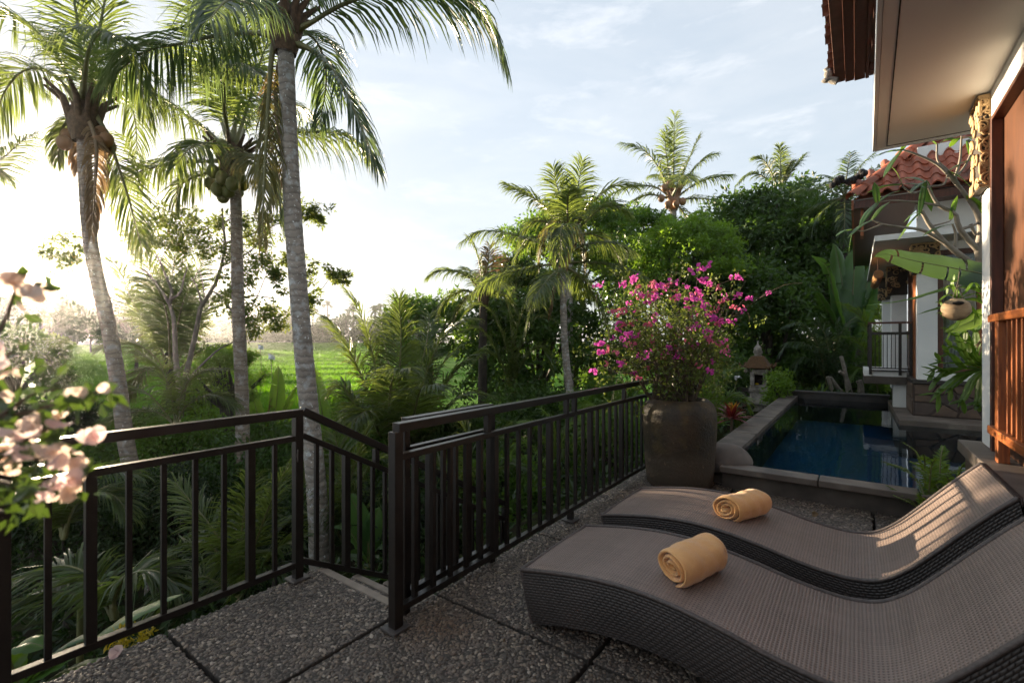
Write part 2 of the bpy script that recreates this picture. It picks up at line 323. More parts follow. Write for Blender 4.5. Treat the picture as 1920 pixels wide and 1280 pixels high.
def trunk_mat(name, c1, c2, lichen):
    m, nt, bs, out = node_mat(name); v = coords(nt, 'World', (1, 1, 1))
    w = nt.nodes.new('ShaderNodeTexWave'); w.wave_type = 'BANDS'; w.bands_direction = 'Z'; w.inputs['Scale'].default_value = 3.4
    w.inputs['Distortion'].default_value = 4.5; w.inputs['Detail'].default_value = 3; w.inputs['Detail Scale'].default_value = 1.6; nt.links.new(v, w.inputs['Vector'])
    n1 = noise(nt, v, 5, 6); c = mixc(nt, rng_map(nt, n1, .35, .65), c1, c2)
    c = mixc(nt, rng_map(nt, w.outputs['Fac'], .0, .3, .42, 0), c, tuple(x * .33 for x in c2))
    c = mixc(nt, rng_map(nt, noise(nt, v, 9, 5), .52, .66, 0, .8), c, lichen)
    c = mixc(nt, rng_map(nt, noise(nt, v, 34, 3), .64, .70, 0, .9), c, tuple(min(1, x * 1.7) for x in lichen))
    nt.links.new(c, bs.inputs['Base Color']); bs.inputs['Roughness'].default_value = .85; bs.inputs['Specular IOR Level'].default_value = .25
    h = math_n(nt, 'ADD', math_n(nt, 'MULTIPLY', w.outputs['Fac'], .6), noise(nt, v, 40, 4)); bump(nt, bs, h, .6, .012)
    return m
MT['trunk'] = trunk_mat('coconut_trunk', (.34, .30, .255), (.22, .195, .165), (.46, .48, .47))
MT['trunkwarm'] = trunk_mat('coconut_trunk_warm', (.30, .245, .19), (.20, .16, .125), (.36, .35, .33))

def pebble_mat():
    m, nt, bs, out = node_mat('pebble'); oi = nt.nodes.new('ShaderNodeObjectInfo')
    r = nt.nodes.new('ShaderNodeValToRGB'); e = r.color_ramp.elements; e[0].color = (.055, .044, .034, 1); e[1].color = (.40, .34, .275, 1)
    for p, c in ((.25, (.095, .074, .058)), (.5, (.15, .12, .096)), (.7, (.11, .088, .072)), (.86, (.23, .18, .13)), (.95, (.27, .225, .175))): r.color_ramp.elements.new(p).color = (*c, 1)
    nt.links.new(oi.outputs['Random'], r.inputs[0]); v = coords(nt, 'World'); c = r.outputs[0]
    # rust and moss stain round the front post's foot
    g = nt.nodes.new('ShaderNodeVectorMath'); g.operation = 'DISTANCE'; g.inputs[1].default_value = (-1.72, 1.78, 0); nt.links.new(v, g.inputs[0])
    st = math_n(nt, 'ADD', g.outputs['Value'], math_n(nt, 'MULTIPLY', noise(nt, v, 6, 3), .35)); c = mixc(nt, rng_map(nt, st, .22, .44, .55, 0), c, (.13, .065, .025))
    c = mixc(nt, rng_map(nt, noise(nt, v, 1.6, 4), .5, .68, 0, .55), c, (.035, .033, .027))
    nt.links.new(c, bs.inputs['Base Color']); bs.inputs['Roughness'].default_value = .42; bs.inputs['Specular IOR Level'].default_value = .5
    return m
MT['pebble'] = pebble_mat()

def weave_mat(name, cu, cv, c_hi, c_lo, rough=.45, brick=False):
    """woven flat strands: u across (m), v along (m)"""
    m, nt, bs, out = node_mat(name); t = nt.nodes.new('ShaderNodeTexCoord'); s = nt.nodes.new('ShaderNodeSeparateXYZ'); nt.links.new(t.outputs['UV'], s.inputs[0])
    wob = noise(nt, t.outputs['UV'], 7, 3); wob = math_n(nt, 'MULTIPLY', math_n(nt, 'SUBTRACT', wob, .5), 1.6)
    U = math_n(nt, 'ADD', math_n(nt, 'MULTIPLY', s.outputs[0], math.pi / cu), wob); V = math_n(nt, 'ADD', math_n(nt, 'MULTIPLY', s.outputs[1], math.pi / cv), wob)
    wnz = nt.nodes.new('ShaderNodeTexWhiteNoise'); wnz.noise_dimensions = '1D'; nt.links.new(math_n(nt, 'FLOOR', math_n(nt, 'DIVIDE', V, math.pi)), wnz.inputs['W'])
    wnu = nt.nodes.new('ShaderNodeTexWhiteNoise'); wnu.noise_dimensions = '1D'; nt.links.new(math_n(nt, 'FLOOR', math_n(nt, 'DIVIDE', U, math.pi)), wnu.inputs['W'])
    strand = math_n(nt, 'MULTIPLY', math_n(nt, 'ADD', wnz.outputs['Value'], wnu.outputs['Value']), .5)
    if brick:   # alternate rows go over and under
        fl = math_n(nt, 'FLOOR', math_n(nt, 'DIVIDE', V, math.pi)); U = math_n(nt, 'ADD', U, math_n(nt, 'MULTIPLY', fl, math.pi / 2))
    a = math_n(nt, 'ABSOLUTE', math_n(nt, 'SINE', U)); b = math_n(nt, 'ABSOLUTE', math_n(nt, 'SINE', V))
    h = math_n(nt, 'MULTIPLY', math_n(nt, 'POWER', a, .6), math_n(nt, 'POWER', b, .6))
    if not brick: h = math_n(nt, 'MAXIMUM', math_n(nt, 'POWER', a, 1.2), math_n(nt, 'POWER', b, 1.2))
    c = mixc(nt, rng_map(nt, h, .22, .70), c_lo, c_hi); v = coords(nt, 'World')
    c = mixc(nt, rng_map(nt, strand, .1, .9, .45, 0), c, tuple(x * .5 for x in c_hi)); c = mixc(nt, rng_map(nt, noise(nt, v, 4, 5), .45, .75, 0, .45), c, tuple(x * 1.25 for x in c_hi))
    nt.links.new(c, bs.inputs['Base Color']); bs.inputs['Roughness'].default_value = rough; bs.inputs['Specular IOR Level'].default_value = .5
    bump(nt, bs, h, .9, .0035); return m
MT['wovtop'] = weave_mat('woven_resin_top', .0165, .0145, (.25, .19, .163), (.014, .011, .010), .42)
MT['wovside_shade'] = weave_mat('woven_resin_side_shade', .028, .0135, (.048, .038, .034), (.004, .003, .003), .4, True)  # same resin as the top; its shade is put into this darker colour
MT['braid'] = noisy('resin_braid', (.10, .08, .073), (.055, .044, .04), 60, .45, bs_=.6, bscale=120, bd=.004)

def towel_mat():
    m, nt, bs, out = node_mat('terry_towel'); v = coords(nt, 'World')
    c = mixc(nt, rng_map(nt, noise(nt, v, 14, 4), .3, .7), (.82, .46, .18), (.74, .38, .14)); nt.links.new(c, bs.inputs['Base Color'])
    bs.inputs['Roughness'].default_value = .95; bs.inputs['Sheen Weight'].default_value = .4; bs.inputs['Specular IOR Level'].default_value = .15
    h = math_n(nt, 'ADD', math_n(nt, 'MULTIPLY', noise(nt, v, 190, 3, .7), .55), noise(nt, v, 22, 4, .6, .6)); bump(nt, bs, h, .6, .010); return m
MT['towel'] = towel_mat()
def pot_mat():
    m, nt, bs, out = node_mat('glazed_pot'); v = coords(nt, 'World')
    c = mixc(nt, rng_map(nt, noise(nt, v, 3, 6), .35, .65), (.045, .026, .010), (.014, .012, .006))
    c = mixc(nt, rng_map(nt, noise(nt, v, 5.5, 6), .52, .66, 0, .7), c, (.075, .05, .014))
    s = nt.nodes.new('ShaderNodeSeparateXYZ'); nt.links.new(v, s.inputs[0])
    low = math_n(nt, 'ADD', s.outputs[2], math_n(nt, 'MULTIPLY', noise(nt, v, 7, 4), .25)); c = mixc(nt, rng_map(nt, low, .42, .5, .8, 0), c, (.07, .052, .035))
    c = mixc(nt, rng_map(nt, noise(nt, v, 26, 3), .66, .74, 0, .5), c, (.22, .15, .08))
    nt.links.new(c, bs.inputs['Base Color']); nt.links.new(rng_map(nt, low, .40, .5, .85, .6), bs.inputs['Roughness']); bump(nt, bs, noise(nt, v, 34, 6, .65), .6, .014); return m
MT['pot'] = pot_mat()
def pooltile_mat():
    m, nt, bs, out = node_mat('pool_tile'); v = coords(nt, 'World'); b = nt.nodes.new('ShaderNodeTexChecker'); b.inputs['Scale'].default_value = 10
    nt.links.new(v, b.inputs['Vector']); c = mixc(nt, b.outputs['Fac'], (.009, .080, .165), (.012, .092, .19)); c = mixc(nt, rng_map(nt, noise(nt, v, 1.2, 4), .3, .7), c, (.006, .055, .12))
    nt.links.new(c, bs.inputs['Base Color']); bs.inputs['Roughness'].default_value = .3; return m
MT['pooltile'] = pooltile_mat()
def water_mat():
    m, nt, bs, out = node_mat('pool_water'); v = coords(nt, 'World')
    n = nt.nodes.new('ShaderNodeBump'); n.inputs['Strength'].default_value = .16; n.inputs['Distance'].default_value = .02
    nt.links.new(noise(nt, v, 2.2, 3, .5, .3), n.inputs['Height'])
    fr = nt.nodes.new('ShaderNodeFresnel'); fr.inputs['IOR'].default_value = 1.34; nt.links.new(n.outputs[0], fr.inputs['Normal'])
    gl = nt.nodes.new('ShaderNodeBsdfGlossy'); gl.inputs['Roughness'].default_value = .015; nt.links.new(n.outputs[0], gl.inputs['Normal'])
    tr = nt.nodes.new('ShaderNodeBsdfTransparent'); tr.inputs['Color'].default_value = (.58, .80, .90, 1)
    mx = nt.nodes.new('ShaderNodeMixShader'); nt.links.new(fr.outputs[0], mx.inputs[0]); nt.links.new(tr.outputs[0], mx.inputs[1]); nt.links.new(gl.outputs[0], mx.inputs[2])
    nt.links.new(mx.outputs[0], out.inputs['Surface']); nt.nodes.remove(bs); return m
MT['water'] = water_mat()
def glass_mat():
    m, nt, bs, out = node_mat('window_glass'); gl = nt.nodes.new('ShaderNodeBsdfGlossy'); gl.inputs['Roughness'].default_value = .02
    tr = nt.nodes.new('ShaderNodeBsdfTransparent'); tr.inputs['Color'].default_value = (.82, .86, .86, 1); fr = nt.nodes.new('ShaderNodeFresnel'); fr.inputs['IOR'].default_value = 1.5
    mx = nt.nodes.new('ShaderNodeMixShader'); nt.links.new(fr.outputs[0], mx.inputs[0]); nt.links.new(tr.outputs[0], mx.inputs[1]); nt.links.new(gl.outputs[0], mx.inputs[2])
    nt.links.new(mx.outputs[0], out.inputs['Surface']); nt.nodes.remove(bs); return m
MT['glass'] = glass_mat()
# ------------------------------------------------------------------ terrain
def smooth(a, b, x):
    t = np.clip((x - a) / (b - a), 0, 1); return t * t * (3 - 2 * t)
def terrain(x, y):
    x = np.asarray(x, float); y = np.asarray(y, float)
    q = np.clip(np.maximum(-x - 2.7, 0), 0, None)
    z = -.55 - 1.75 * smooth(0, 3.0, q) - 1.45 * smooth(3, 16, q)
    z = z + .35 * smooth(6, 12, y) * (1 - smooth(0, 3, q))
    w = x * FW[0] + y * FW[1]
    st = (w - 40) / 9.0 + .35 * np.sin(x * .05) + .25 * np.sin(y * .09)
    k = np.floor(st); fr = st - k
    zf = -3.35 + .225 * (k + smooth(.0, .10, fr))
    zf = np.minimum(zf, -3.35 + .225 * 20)
    return z * (1 - smooth(30, 38, w)) + zf * smooth(30, 38, w) + .05 * np.sin(x * 1.7) * np.cos(y * 1.3) * (1 - smooth(20, 30, w))
def radial_terrain():
    mb = MB(); rr = np.r_[np.linspace(0, 30, 40), np.linspace(30, 240, 150)[1:], [330, 600, 1100]]; aa = np.linspace(R(-20), R(200), 150)
    X = rr[:, None] * np.cos(aa); Y = rr[:, None] * np.sin(aa) - 1.0
    Z = terrain(X, Y)
    hole = (X > -2.55) & (X < 2.2) & (Y > -2) & (Y < 12.6)
    Z = np.where(hole, np.minimum(Z, -1.6), Z)
    w = X * FW[0] + Y * FW[1]; Z = np.where(w > 240, 1.0, Z)
    return mb.grid(np.stack([X, Y, Z], -1), flip=False)
gm, gnt, gbs, gout = node_mat('ground_cover')
gv = coords(gnt, 'World'); gs = gnt.nodes.new('ShaderNodeVectorMath'); gs.operation = 'DOT_PRODUCT'; gs.inputs[1].default_value = tuple(FW); gnt.links.new(gv, gs.inputs[0])
soilc = mixc(gnt, rng_map(gnt, noise(gnt, gv, 2.5, 5), .4, .6), (.020, .017, .011), (.03, .04, .012))
fieldc = mixc(gnt, rng_map(gnt, noise(gnt, gv, .12, 5), .35, .65), (.085, .20, .014), (.055, .14, .012))
gnt.links.new(mixc(gnt, rng_map(gnt, gs.outputs['Value'], 31, 36), soilc, fieldc), gbs.inputs['Base Color']); gbs.inputs['Roughness'].default_value = .95; gbs.inputs['Specular IOR Level'].default_value = .03
bump(gnt, gbs, noise(gnt, gv, 6, 5), .8, .08)
structure('ground', radial_terrain(), gm, smooth=True)

# ------------------------------------------------------------------ deck of pebble-wash slabs
deck = thing('deck', 'dark pebble-wash terrace laid in square slabs with open joints', 'terrace', (-1.2, 2, 0)); deck['kind'] = 'structure'
del deck['category']
xs = [-2.83, -1.99, -.985, .117, .60]; ys = [-2.4, -.16, .898, 1.957, 3.04, 4.12, 5.2]
G = .011
def slab(x0, x1, y0, y1):
    mb = MB(); mb.box(x0 + G, x1 - G, y0 + G, y1 - G, -.12, -.006)
    obj('slab', mb, MT['mortar'], deck, bevel=.006)
slabs = []
for i in range(4):
    for j in range(6):
        x0, x1, y0, y1 = xs[i], xs[i + 1], ys[j], ys[j + 1]
        if i == 0 and y0 > 1.9: continue
        if i == 0 and y1 > 1.9: y1 = 1.715 + G
        if i == 1 and y0 > 1.5 and j == 3: pass
        slab(x0, x1, y0, y1); slabs.append((x0 + G, x1 - G, y0 + G, y1 - G))
slab(-1.99, -1.1, 5.2, 5.75); slabs.append((-1.97, -1.11, 5.22, 5.74))
mb = MB(); mb.box(-2.80, .6, -2.4, 1.70, -1.6, -.125); mb.box(-1.985, .6, 1.70, 5.7, -1.6, -.125)
obj('deck_base', mb, MT['gap'], deck)

def pebbles(name, rects, parent, zf, pitch=.0172, seed=3):
    rg = np.random.default_rng(seed); pts = []
    for (x0, x1, y0, y1, z) in rects:
        nx = max(1, int((x1 - x0) / pitch)); ny = max(1, int((y1 - y0) / (pitch * .86)))
        gx, gy = np.meshgrid(np.arange(nx), np.arange(ny)); gx = gx + .5 * (gy % 2)
        p = np.stack([x0 + (gx.ravel() + .5) * (x1 - x0) / (nx + .5), y0 + (gy.ravel() + .5) * (y1 - y0) / ny, np.full(gx.size, z)], -1)
        p[:, :2] += rg.normal(0, pitch * .22, (len(p), 2)); p[:, 0] = np.clip(p[:, 0], x0 + .004, x1 - .004); p[:, 1] = np.clip(p[:, 1], y0 + .004, y1 - .004)
        pts.append(p)
    p = np.concatenate(pts); n = len(p)
    big = rg.random(n); s = pitch * .5 * (.72 + .5 * rg.random(n) + .55 * (big > .965))
    scl = np.stack([s * (1.05 + .5 * rg.random(n)), s * (.72 + .2 * rg.random(n)), s * (.48 + .25 * rg.random(n))], -1)
    rot = np.stack([rg.normal(0, .18, n), rg.normal(0, .18, n), rg.random(n) * 6.28], -1)
    p[:, 2] += rg.normal(-.0035, .0016, n)
    off = origin(parent); me = bpy.data.meshes.new(name); me.vertices.add(n); me.vertices.foreach_set('co', (p - off).astype(np.float32).ravel())
    for nm, a in (('scl', scl), ('rot', rot)):
        at = me.attributes.new(nm, 'FLOAT_VECTOR', 'POINT'); at.data.foreach_set('vector', a.astype(np.float32).ravel())
    o = bpy.data.objects.new(name, me); COL.objects.link(o); o.parent = parent; o['kind'] = 'stuff'; me.materials.append(MT['pebble'])
    ng = bpy.data.node_groups.get('scatter_pebbles')
    if ng is None:
        ng = bpy.data.node_groups.new('scatter_pebbles', 'GeometryNodeTree')
        ng.interface.new_socket('Geometry', in_out='INPUT', socket_type='NodeSocketGeometry'); ng.interface.new_socket('Geometry', in_out='OUTPUT', socket_type='NodeSocketGeometry')
        N = ng.nodes; L = ng.links; gi = N.new('NodeGroupInput'); go = N.new('NodeGroupOutput'); ip = N.new('GeometryNodeInstanceOnPoints')
        ic = N.new('GeometryNodeMeshIcoSphere'); ic.inputs['Subdivisions'].default_value = 2; ss = N.new('GeometryNodeSetShadeSmooth'); sm = N.new('GeometryNodeSetMaterial'); sm.inputs['Material'].default_value = MT['pebble']
        a = N.new('GeometryNodeInputNamedAttribute'); a.data_type = 'FLOAT_VECTOR'; a.inputs['Name'].default_value = 'scl'
        b = N.new('GeometryNodeInputNamedAttribute'); b.data_type = 'FLOAT_VECTOR'; b.inputs['Name'].default_value = 'rot'; er = N.new('FunctionNodeEulerToRotation')
        L.new(ic.outputs['Mesh'], ss.inputs['Geometry']); L.new(ss.outputs[0], sm.inputs['Geometry']); L.new(sm.outputs[0], ip.inputs['Instance'])
        L.new(gi.outputs[0], ip.inputs['Points']); L.new(a.outputs['Attribute'], ip.inputs['Scale']); L.new(b.outputs['Attribute'], er.inputs[0]); L.new(er.outputs[0], ip.inputs['Rotation'])
        L.new(ip.outputs[0], go.inputs[0])
    md = o.modifiers.new('scatter', 'NODES'); md.node_group = ng
    return o
rects = []
for (x0, x1, y0, y1) in slabs:
    if y1 < .1 or x0 > .55: continue
    rects.append((x0, x1, max(y0, .15), y1, -.004))
pebbles('pebble', rects, deck, 0)

# ------------------------------------------------------------------ garden stair going down past the deck
stair = thing('garden_stair', 'pebbled stair with pale concrete nosings leading down off the terrace', 'stair', (-2.37, 2.6, -.6))
obj('nosing', MB().box(-2.80, -1.995, 1.717, 1.768, -.12, 0), MT['nosing'], stair, bevel=.006)
srect = []
for k in range(1, 8):
    y0 = 1.768 + .26 * (k - 1); z = -.15 * k
    obj('tread', MB().box(-2.80, -1.995, y0 - .06, y0 + .206, z - .45, z - .006), MT['mortar'], stair)
    obj('nosing', MB().box(-2.80, -1.995, y0 + .209, y0 + .26, z - .12, z), MT['nosing'], stair, bevel=.006)
    if k < 5: srect.append((-2.79, -2.0, y0, y0 + .203, z - .004))
pebbles('pebble', srect, stair, 0, seed=5)

# ------------------------------------------------------------------ railings
def post(parent, x, y, z0, z1, w=.05, plate=True):
    o = obj('post', MB().box(x - w / 2, x + w / 2, y - w / 2, y + w / 2, z0, z1), MT['metal'], parent, bevel=.003)
    if plate:
        obj('base_plate', MB().box(x - .055, x + .055, y - .055, y + .055, z0 + .001, z0 + .014), MT['plate'], o, bevel=.003)
    return o
def bal(parent, x, y, z0, z1, w): obj('baluster', MB().box(x - w / 2, x + w / 2, y - w / 2, y + w / 2, z0, z1), MT['metal'], parent, bevel=.0015)
def rails(parent, pa, pb, hs=((1.02, .055, .046, 'top_rail'), (.868, .04, .034, 'middle_rail'), (.094, .04, .034, 'bottom_rail'))):
    for z, w, h, nm in hs:
        obj(nm, MB().bar((pa[0], pa[1], pa[2] + z), (pb[0], pb[1], pb[2] + z), w, h), MT['metal'], parent, bevel=.003)
XL, XR = -2.777, -1.891
rl = thing('railing', 'black metal railing along the open left side of the terrace behind the pink blossoms', 'railing', (XL, .4, 0), 'terrace railings')
rails(rl, (XL, -1.0, 0), (XL, 1.598, 0))
for y in (1.574, .338 - .01, -.95): post(rl, XL, y, 0 if y > 1 else 0.0, 1.0, .05)
for k, y in enumerate(np.arange(1.432, -.9, -.1385)):
    if abs(y - .328) < .05: continue
    bal(rl, XL, y, .11, .852, .04 if k in (1, 6) else .023)
hk = MB(); hk.tube([(XL + .026, 1.56, .80), (XL + .045, 1.55, .795), (XL + .05, 1.545, .77), (XL + .045, 1.55, .735), (XL + .026, 1.56, .73)], .004, 6)
obj('hook', hk, MT['plate'], rl)
rr_ = thing('railing', 'black metal railing running from the stair head back to the large pot', 'railing', (XR, 3.4, 0), 'terrace railings')
rails(rr_, (XR, 1.594, 0), (XR, 5.42, 0)); rails(rr_, (XR + .03, 5.42, 0), (-1.44, 5.42, 0))
post(rr_, XR, 1.594, 0, 1.0, .054); post(rr_, XR, 3.412, 0, .078, .045); post(rr_, XR, 5.42, 0, 1.0, .05); post(rr_, -1.44, 5.42, 0, 1.0, .05)
for y in (2.333, 3.344, 3.478, 4.516): obj('spacer', MB().box(XR - .018, XR + .018, y - .018, y + .018, .884, .998), MT['metal'], rr_, bevel=.002)
for k, y in enumerate(np.arange(1.72, 5.35, .1365)): bal(rr_, XR, y, .11, .852, .042 if k in (5, 10, 15, 20) else .025)
for x in np.arange(-1.78, -1.5, .136): bal(rr_, x, 5.42, .11, .852, .023)
SL = -.55
rs = thing('railing', 'black metal handrail sloping down the far side of the garden stair', 'railing', (XL, 2.4, -.3), 'terrace railings')
rails(rs, (XL, 1.60, 0.012), (XL, 3.7, 0.012 + SL * 2.1))
for k, y in enumerate(np.arange(1.70, 3.65, .108)): bal(rs, XL, y, .11 + SL * (y - 1.6), .872 + SL * (y - 1.6), .042 if k % 5 == 2 else .025)
for y in (2.16, 3.68):
    obj('spacer', MB().box(XL - .018, XL + .018, y - .018, y + .018, .884 + SL * (y - 1.6), 1.0 + SL * (y - 1.6)), MT['metal'], rs)
post(rs, XL, 3.68, -1.19, .85 + SL * 2.08, .045, False)
rt_ = thing('railing', 'short black metal handrail of the stair set close behind the front railing post', 'railing', (-1.97, 2.1, 0), 'terrace railings')
rails(rt_, (-1.97, 1.72, .004), (-1.97, 2.464, .004))
post(rt_, -1.97, 2.464, -.42, .998, .045, False); post(rt_, -1.97, 1.725, -.02, .998, .04, False)
for k, y in enumerate(np.arange(1.80, 2.44, .108)): bal(rt_, -1.97, y, .115, .852, .04 if k % 3 == 1 else .025)

# ------------------------------------------------------------------ pool
WZ = .205
mb = MB(); X0, X1, Y0, Y1, ZB = -1.08, 1.75, 5.22, 12.6, -.28
mb.add([(X0, Y0, ZB), (X1, Y0, ZB), (X1, Y1, ZB), (X0, Y1, ZB)], [(0, 1, 2, 3)])
for a, b in (((X0, Y0), (X0, Y1)), ((X0, Y1), (X1, Y1)), ((X1, Y1), (X1, Y0)), ((X1, Y0), (X0, Y0))):
    mb.add([(a[0], a[1], ZB), (b[0], b[1], ZB), (b[0], b[1], WZ - .12), (a[0], a[1], WZ - .12)], [(0, 1, 2, 3)])
structure('pool_basin', mb, MT['pooltile'])
mb = MB(); gx = np.linspace(X0 + .002, X1 - .002, 30); gy = np.linspace(Y0 + .002, Y1 - .002, 60)
mb.grid(np.stack(np.broadcast_arrays(gx[:, None], gy[None], np.full((1, 1), WZ)), -1), flip=True)
structure('pool_water', mb, MT['water'], smooth=True)
pw = thing('pool_wall', 'grey stone curb and coping round the dark blue pool', 'pool curb', (-.4, 5.2, 0)); pw['kind'] = 'structure'; del pw['category']
for a, b in ((-1.1, -.28), (-.27, .42), (.43, 1.2), (1.21, 2.2)):
    obj('coping', MB().box(a, b, 5.03, 5.255, .165, .222), MT['coping'], pw, bevel=.006)
obj('curb', MB().box(-1.1, 2.2, 5.13, 5.24, -.3, .163), MT['concrete'], pw, bevel=.004)
for a, b in ((5.26, 6.9), (6.91, 8.6), (8.61, 10.3), (10.31, 12.4)):
    obj('coping', MB().box(-1.36, -1.06, a, b, -.6, .252 + .012 * (b - 5.2) / 7), MT['concrete'], pw, bevel=.006)
obj('end_beam', MB().box(-1.40, .55, 12.45, 12.68, -.6, .335), MT['darkcoping'], pw, bevel=.01)
obj('end_cap', MB().box(-1.42, .57, 12.42, 12.71, .337, .37), MT['darkcoping'], pw, bevel=.006)
obj('ledge', MB().box(.53, .742, 9.34, 12.44, -.6, .285), MT['coping'], pw, bevel=.006)
obj('ledge', MB().box(.535, 3.0, 9.30, 10.0, -.6, .28), MT['coping'], pw, bevel=.006)
mb = MB(); mb.box(1.76, 3.5, 5.25, 9.28, -.6, .24); obj('planter_bed', mb, MT['soil'], pw)
bo = thing('boulder', 'smooth grey river boulder resting on the pool coping beside the pot', 'boulder', (-1.12, 5.2, .2))
mb = MB(); mb.ball(P(1358, 864, 4.98), (.30, .21, .135), nu=28, nv=16)
v = mb.v[0]; c = P(1358, 864, 4.98); d = v - c; d[:, 2] += -.10 * d[:, 0] * RT[0] + .02 * np.sin(d[:, 0] * 11) + .018 * np.sin(d[:, 1] * 13 + 1); d *= (1 + .10 * np.sin(d[:, :1] * 7 + 2)); mb.v[0] = c + d + np.array([0, 0, .02])
obj('rock_body', mb, MT['boulder'], bo, smooth=True)

# ------------------------------------------------------------------ sun loungers (wave profile, woven resin)
TOP = np.array([(-1.41, .270), (-1.25, .302), (-1.05, .334), (-.85, .348), (-.65, .338), (-.45, .306), (-.25, .262), (-.1, .242), (.0, .242), (.1, .268), (.2, .345), (.3, .455), (.4, .575), (.5, .690), (.575, .768)])
BOT = np.array([(-1.345, .012), (-1.20, .05), (-1.02, .088), (-.84, .106), (-.65, .104), (-.46, .075), (-.28, .035), (-.12, .012), (.04, .012), (.16, .06), (.27, .17), (.37, .30), (.46, .42), (.55, .53), (.61, .60)])
def lounger(y0, y1, label, group):
    t3 = curve(np.c_[TOP[:, 0], TOP[:, 0] * 0, TOP[:, 1]], 120); b3 = curve(np.c_[BOT[:, 0], BOT[:, 0] * 0, BOT[:, 1]], 120)
    s = np.r_[0, np.cumsum(np.linalg.norm(np.diff(t3, axis=0), axis=1))]
    root = thing('sun_lounger', label, 'sun lounger', (-.4, (y0 + y1) / 2, 0), group)
    w = y1 - y0; yy = np.linspace(0, 1, 14); mb = MB()
    crown = .006 * np.sin(np.pi * yy)
    V = np.stack([np.broadcast_to(t3[:, None, 0], (120, 14)), np.broadcast_to(y0 + w * yy[None], (120, 14)), t3[:, None, 2] + crown[None]], -1)
    UV = np.stack([np.broadcast_to(w * yy[None], (120, 14)), np.broadcast_to(s[:, None], (120, 14))], -1)
    mb.grid(V, uv=UV, flip=True); obj('woven_top', mb, MT['wovtop'], root, smooth=True, uv=True)
    for side, y in ((0, y0), (1, y1)):
        mb = MB(); k = np.linspace(0, 1, 8)[None, :, None]; V = t3[:, None] * (1 - k) + b3[:, None] * k; V[..., 1] = y
        V[..., 1] += (-1 if side == 0 else 1) * .010 * np.sin(np.pi * k[..., 0])
        hgt = np.linalg.norm(t3 - b3, axis=1); UV = np.stack([np.broadcast_to(s[:, None], (120, 8)), hgt[:, None] * k[0, :, 0][None]], -1)
        mb.grid(V, uv=UV, flip=(side == 1)); obj('woven_side', mb, MT['wovside_shade'], root, smooth=True, uv=True)
    for e in (0, -1):
        mb = MB(); a, b = t3[e], b3[e]; k = np.linspace(0, 1, 6)[:, None]; L = a * (1 - k) + b * k
        V = np.stack([np.stack([L[:, 0], np.full(6, y), L[:, 2]], -1) for y in np.linspace(y0, y1, 8)], 1)
        UV = np.stack(np.broadcast_arrays(np.linspace(0, w, 8)[None], np.linspace(0, np.linalg.norm(a - b), 6)[:, None]), -1)
        mb.grid(V, uv=UV, flip=(e == -1)); obj('woven_end', mb, MT['wovside_shade'], root, smooth=True, uv=True)
    mb = MB(); n2 = 120; V = np.stack([b3 * [1, 0, 1] + [0, y, 0.004] for y in (y0, y1)], 1); mb.grid(V); obj('base_frame', mb, MT['gap'], root)
    for y in (y0, y1): obj('edge_braid', MB().tube(t3 * [1, 0, 1] + [0, y, .002], .0105, 8), MT['braid'], root, smooth=True)
    obj('edge_braid', MB().tube([(t3[0, 0], y0, t3[0, 2] + .002), (t3[0, 0], y1, t3[0, 2] + .002)], .0105, 8), MT['braid'], root, smooth=True)
    mb = MB()
    for y in np.arange(y0 + .01, y1, .018): mb.tube([(t3[-1, 0] - .008, y, t3[-1, 2] + .004), (t3[-1, 0] + .012, y, t3[-1, 2] + .004), (t3[-1, 0] + .014, y, t3[-1, 2] - .03)], .006, 5)
    obj('head_binding', mb, MT['braid'], root, smooth=True)
    for y in (y0, y1): 
        c = np.array([t3[0], b3[0]]); obj('corner_binding', MB().tube(np.linspace(c[0], c[1], 6) * [1, 0, 1] + [-.002, y, 0], .008, 6), MT['braid'], root, smooth=True)
    return root
lounger(2.02, 2.745, 'front woven wave lounger with shade-toned sides, nearest the camera', 'woven wave loungers')
lounger(2.985, 3.725, 'rear woven wave lounger standing between the front one and the pool', 'woven wave loungers')

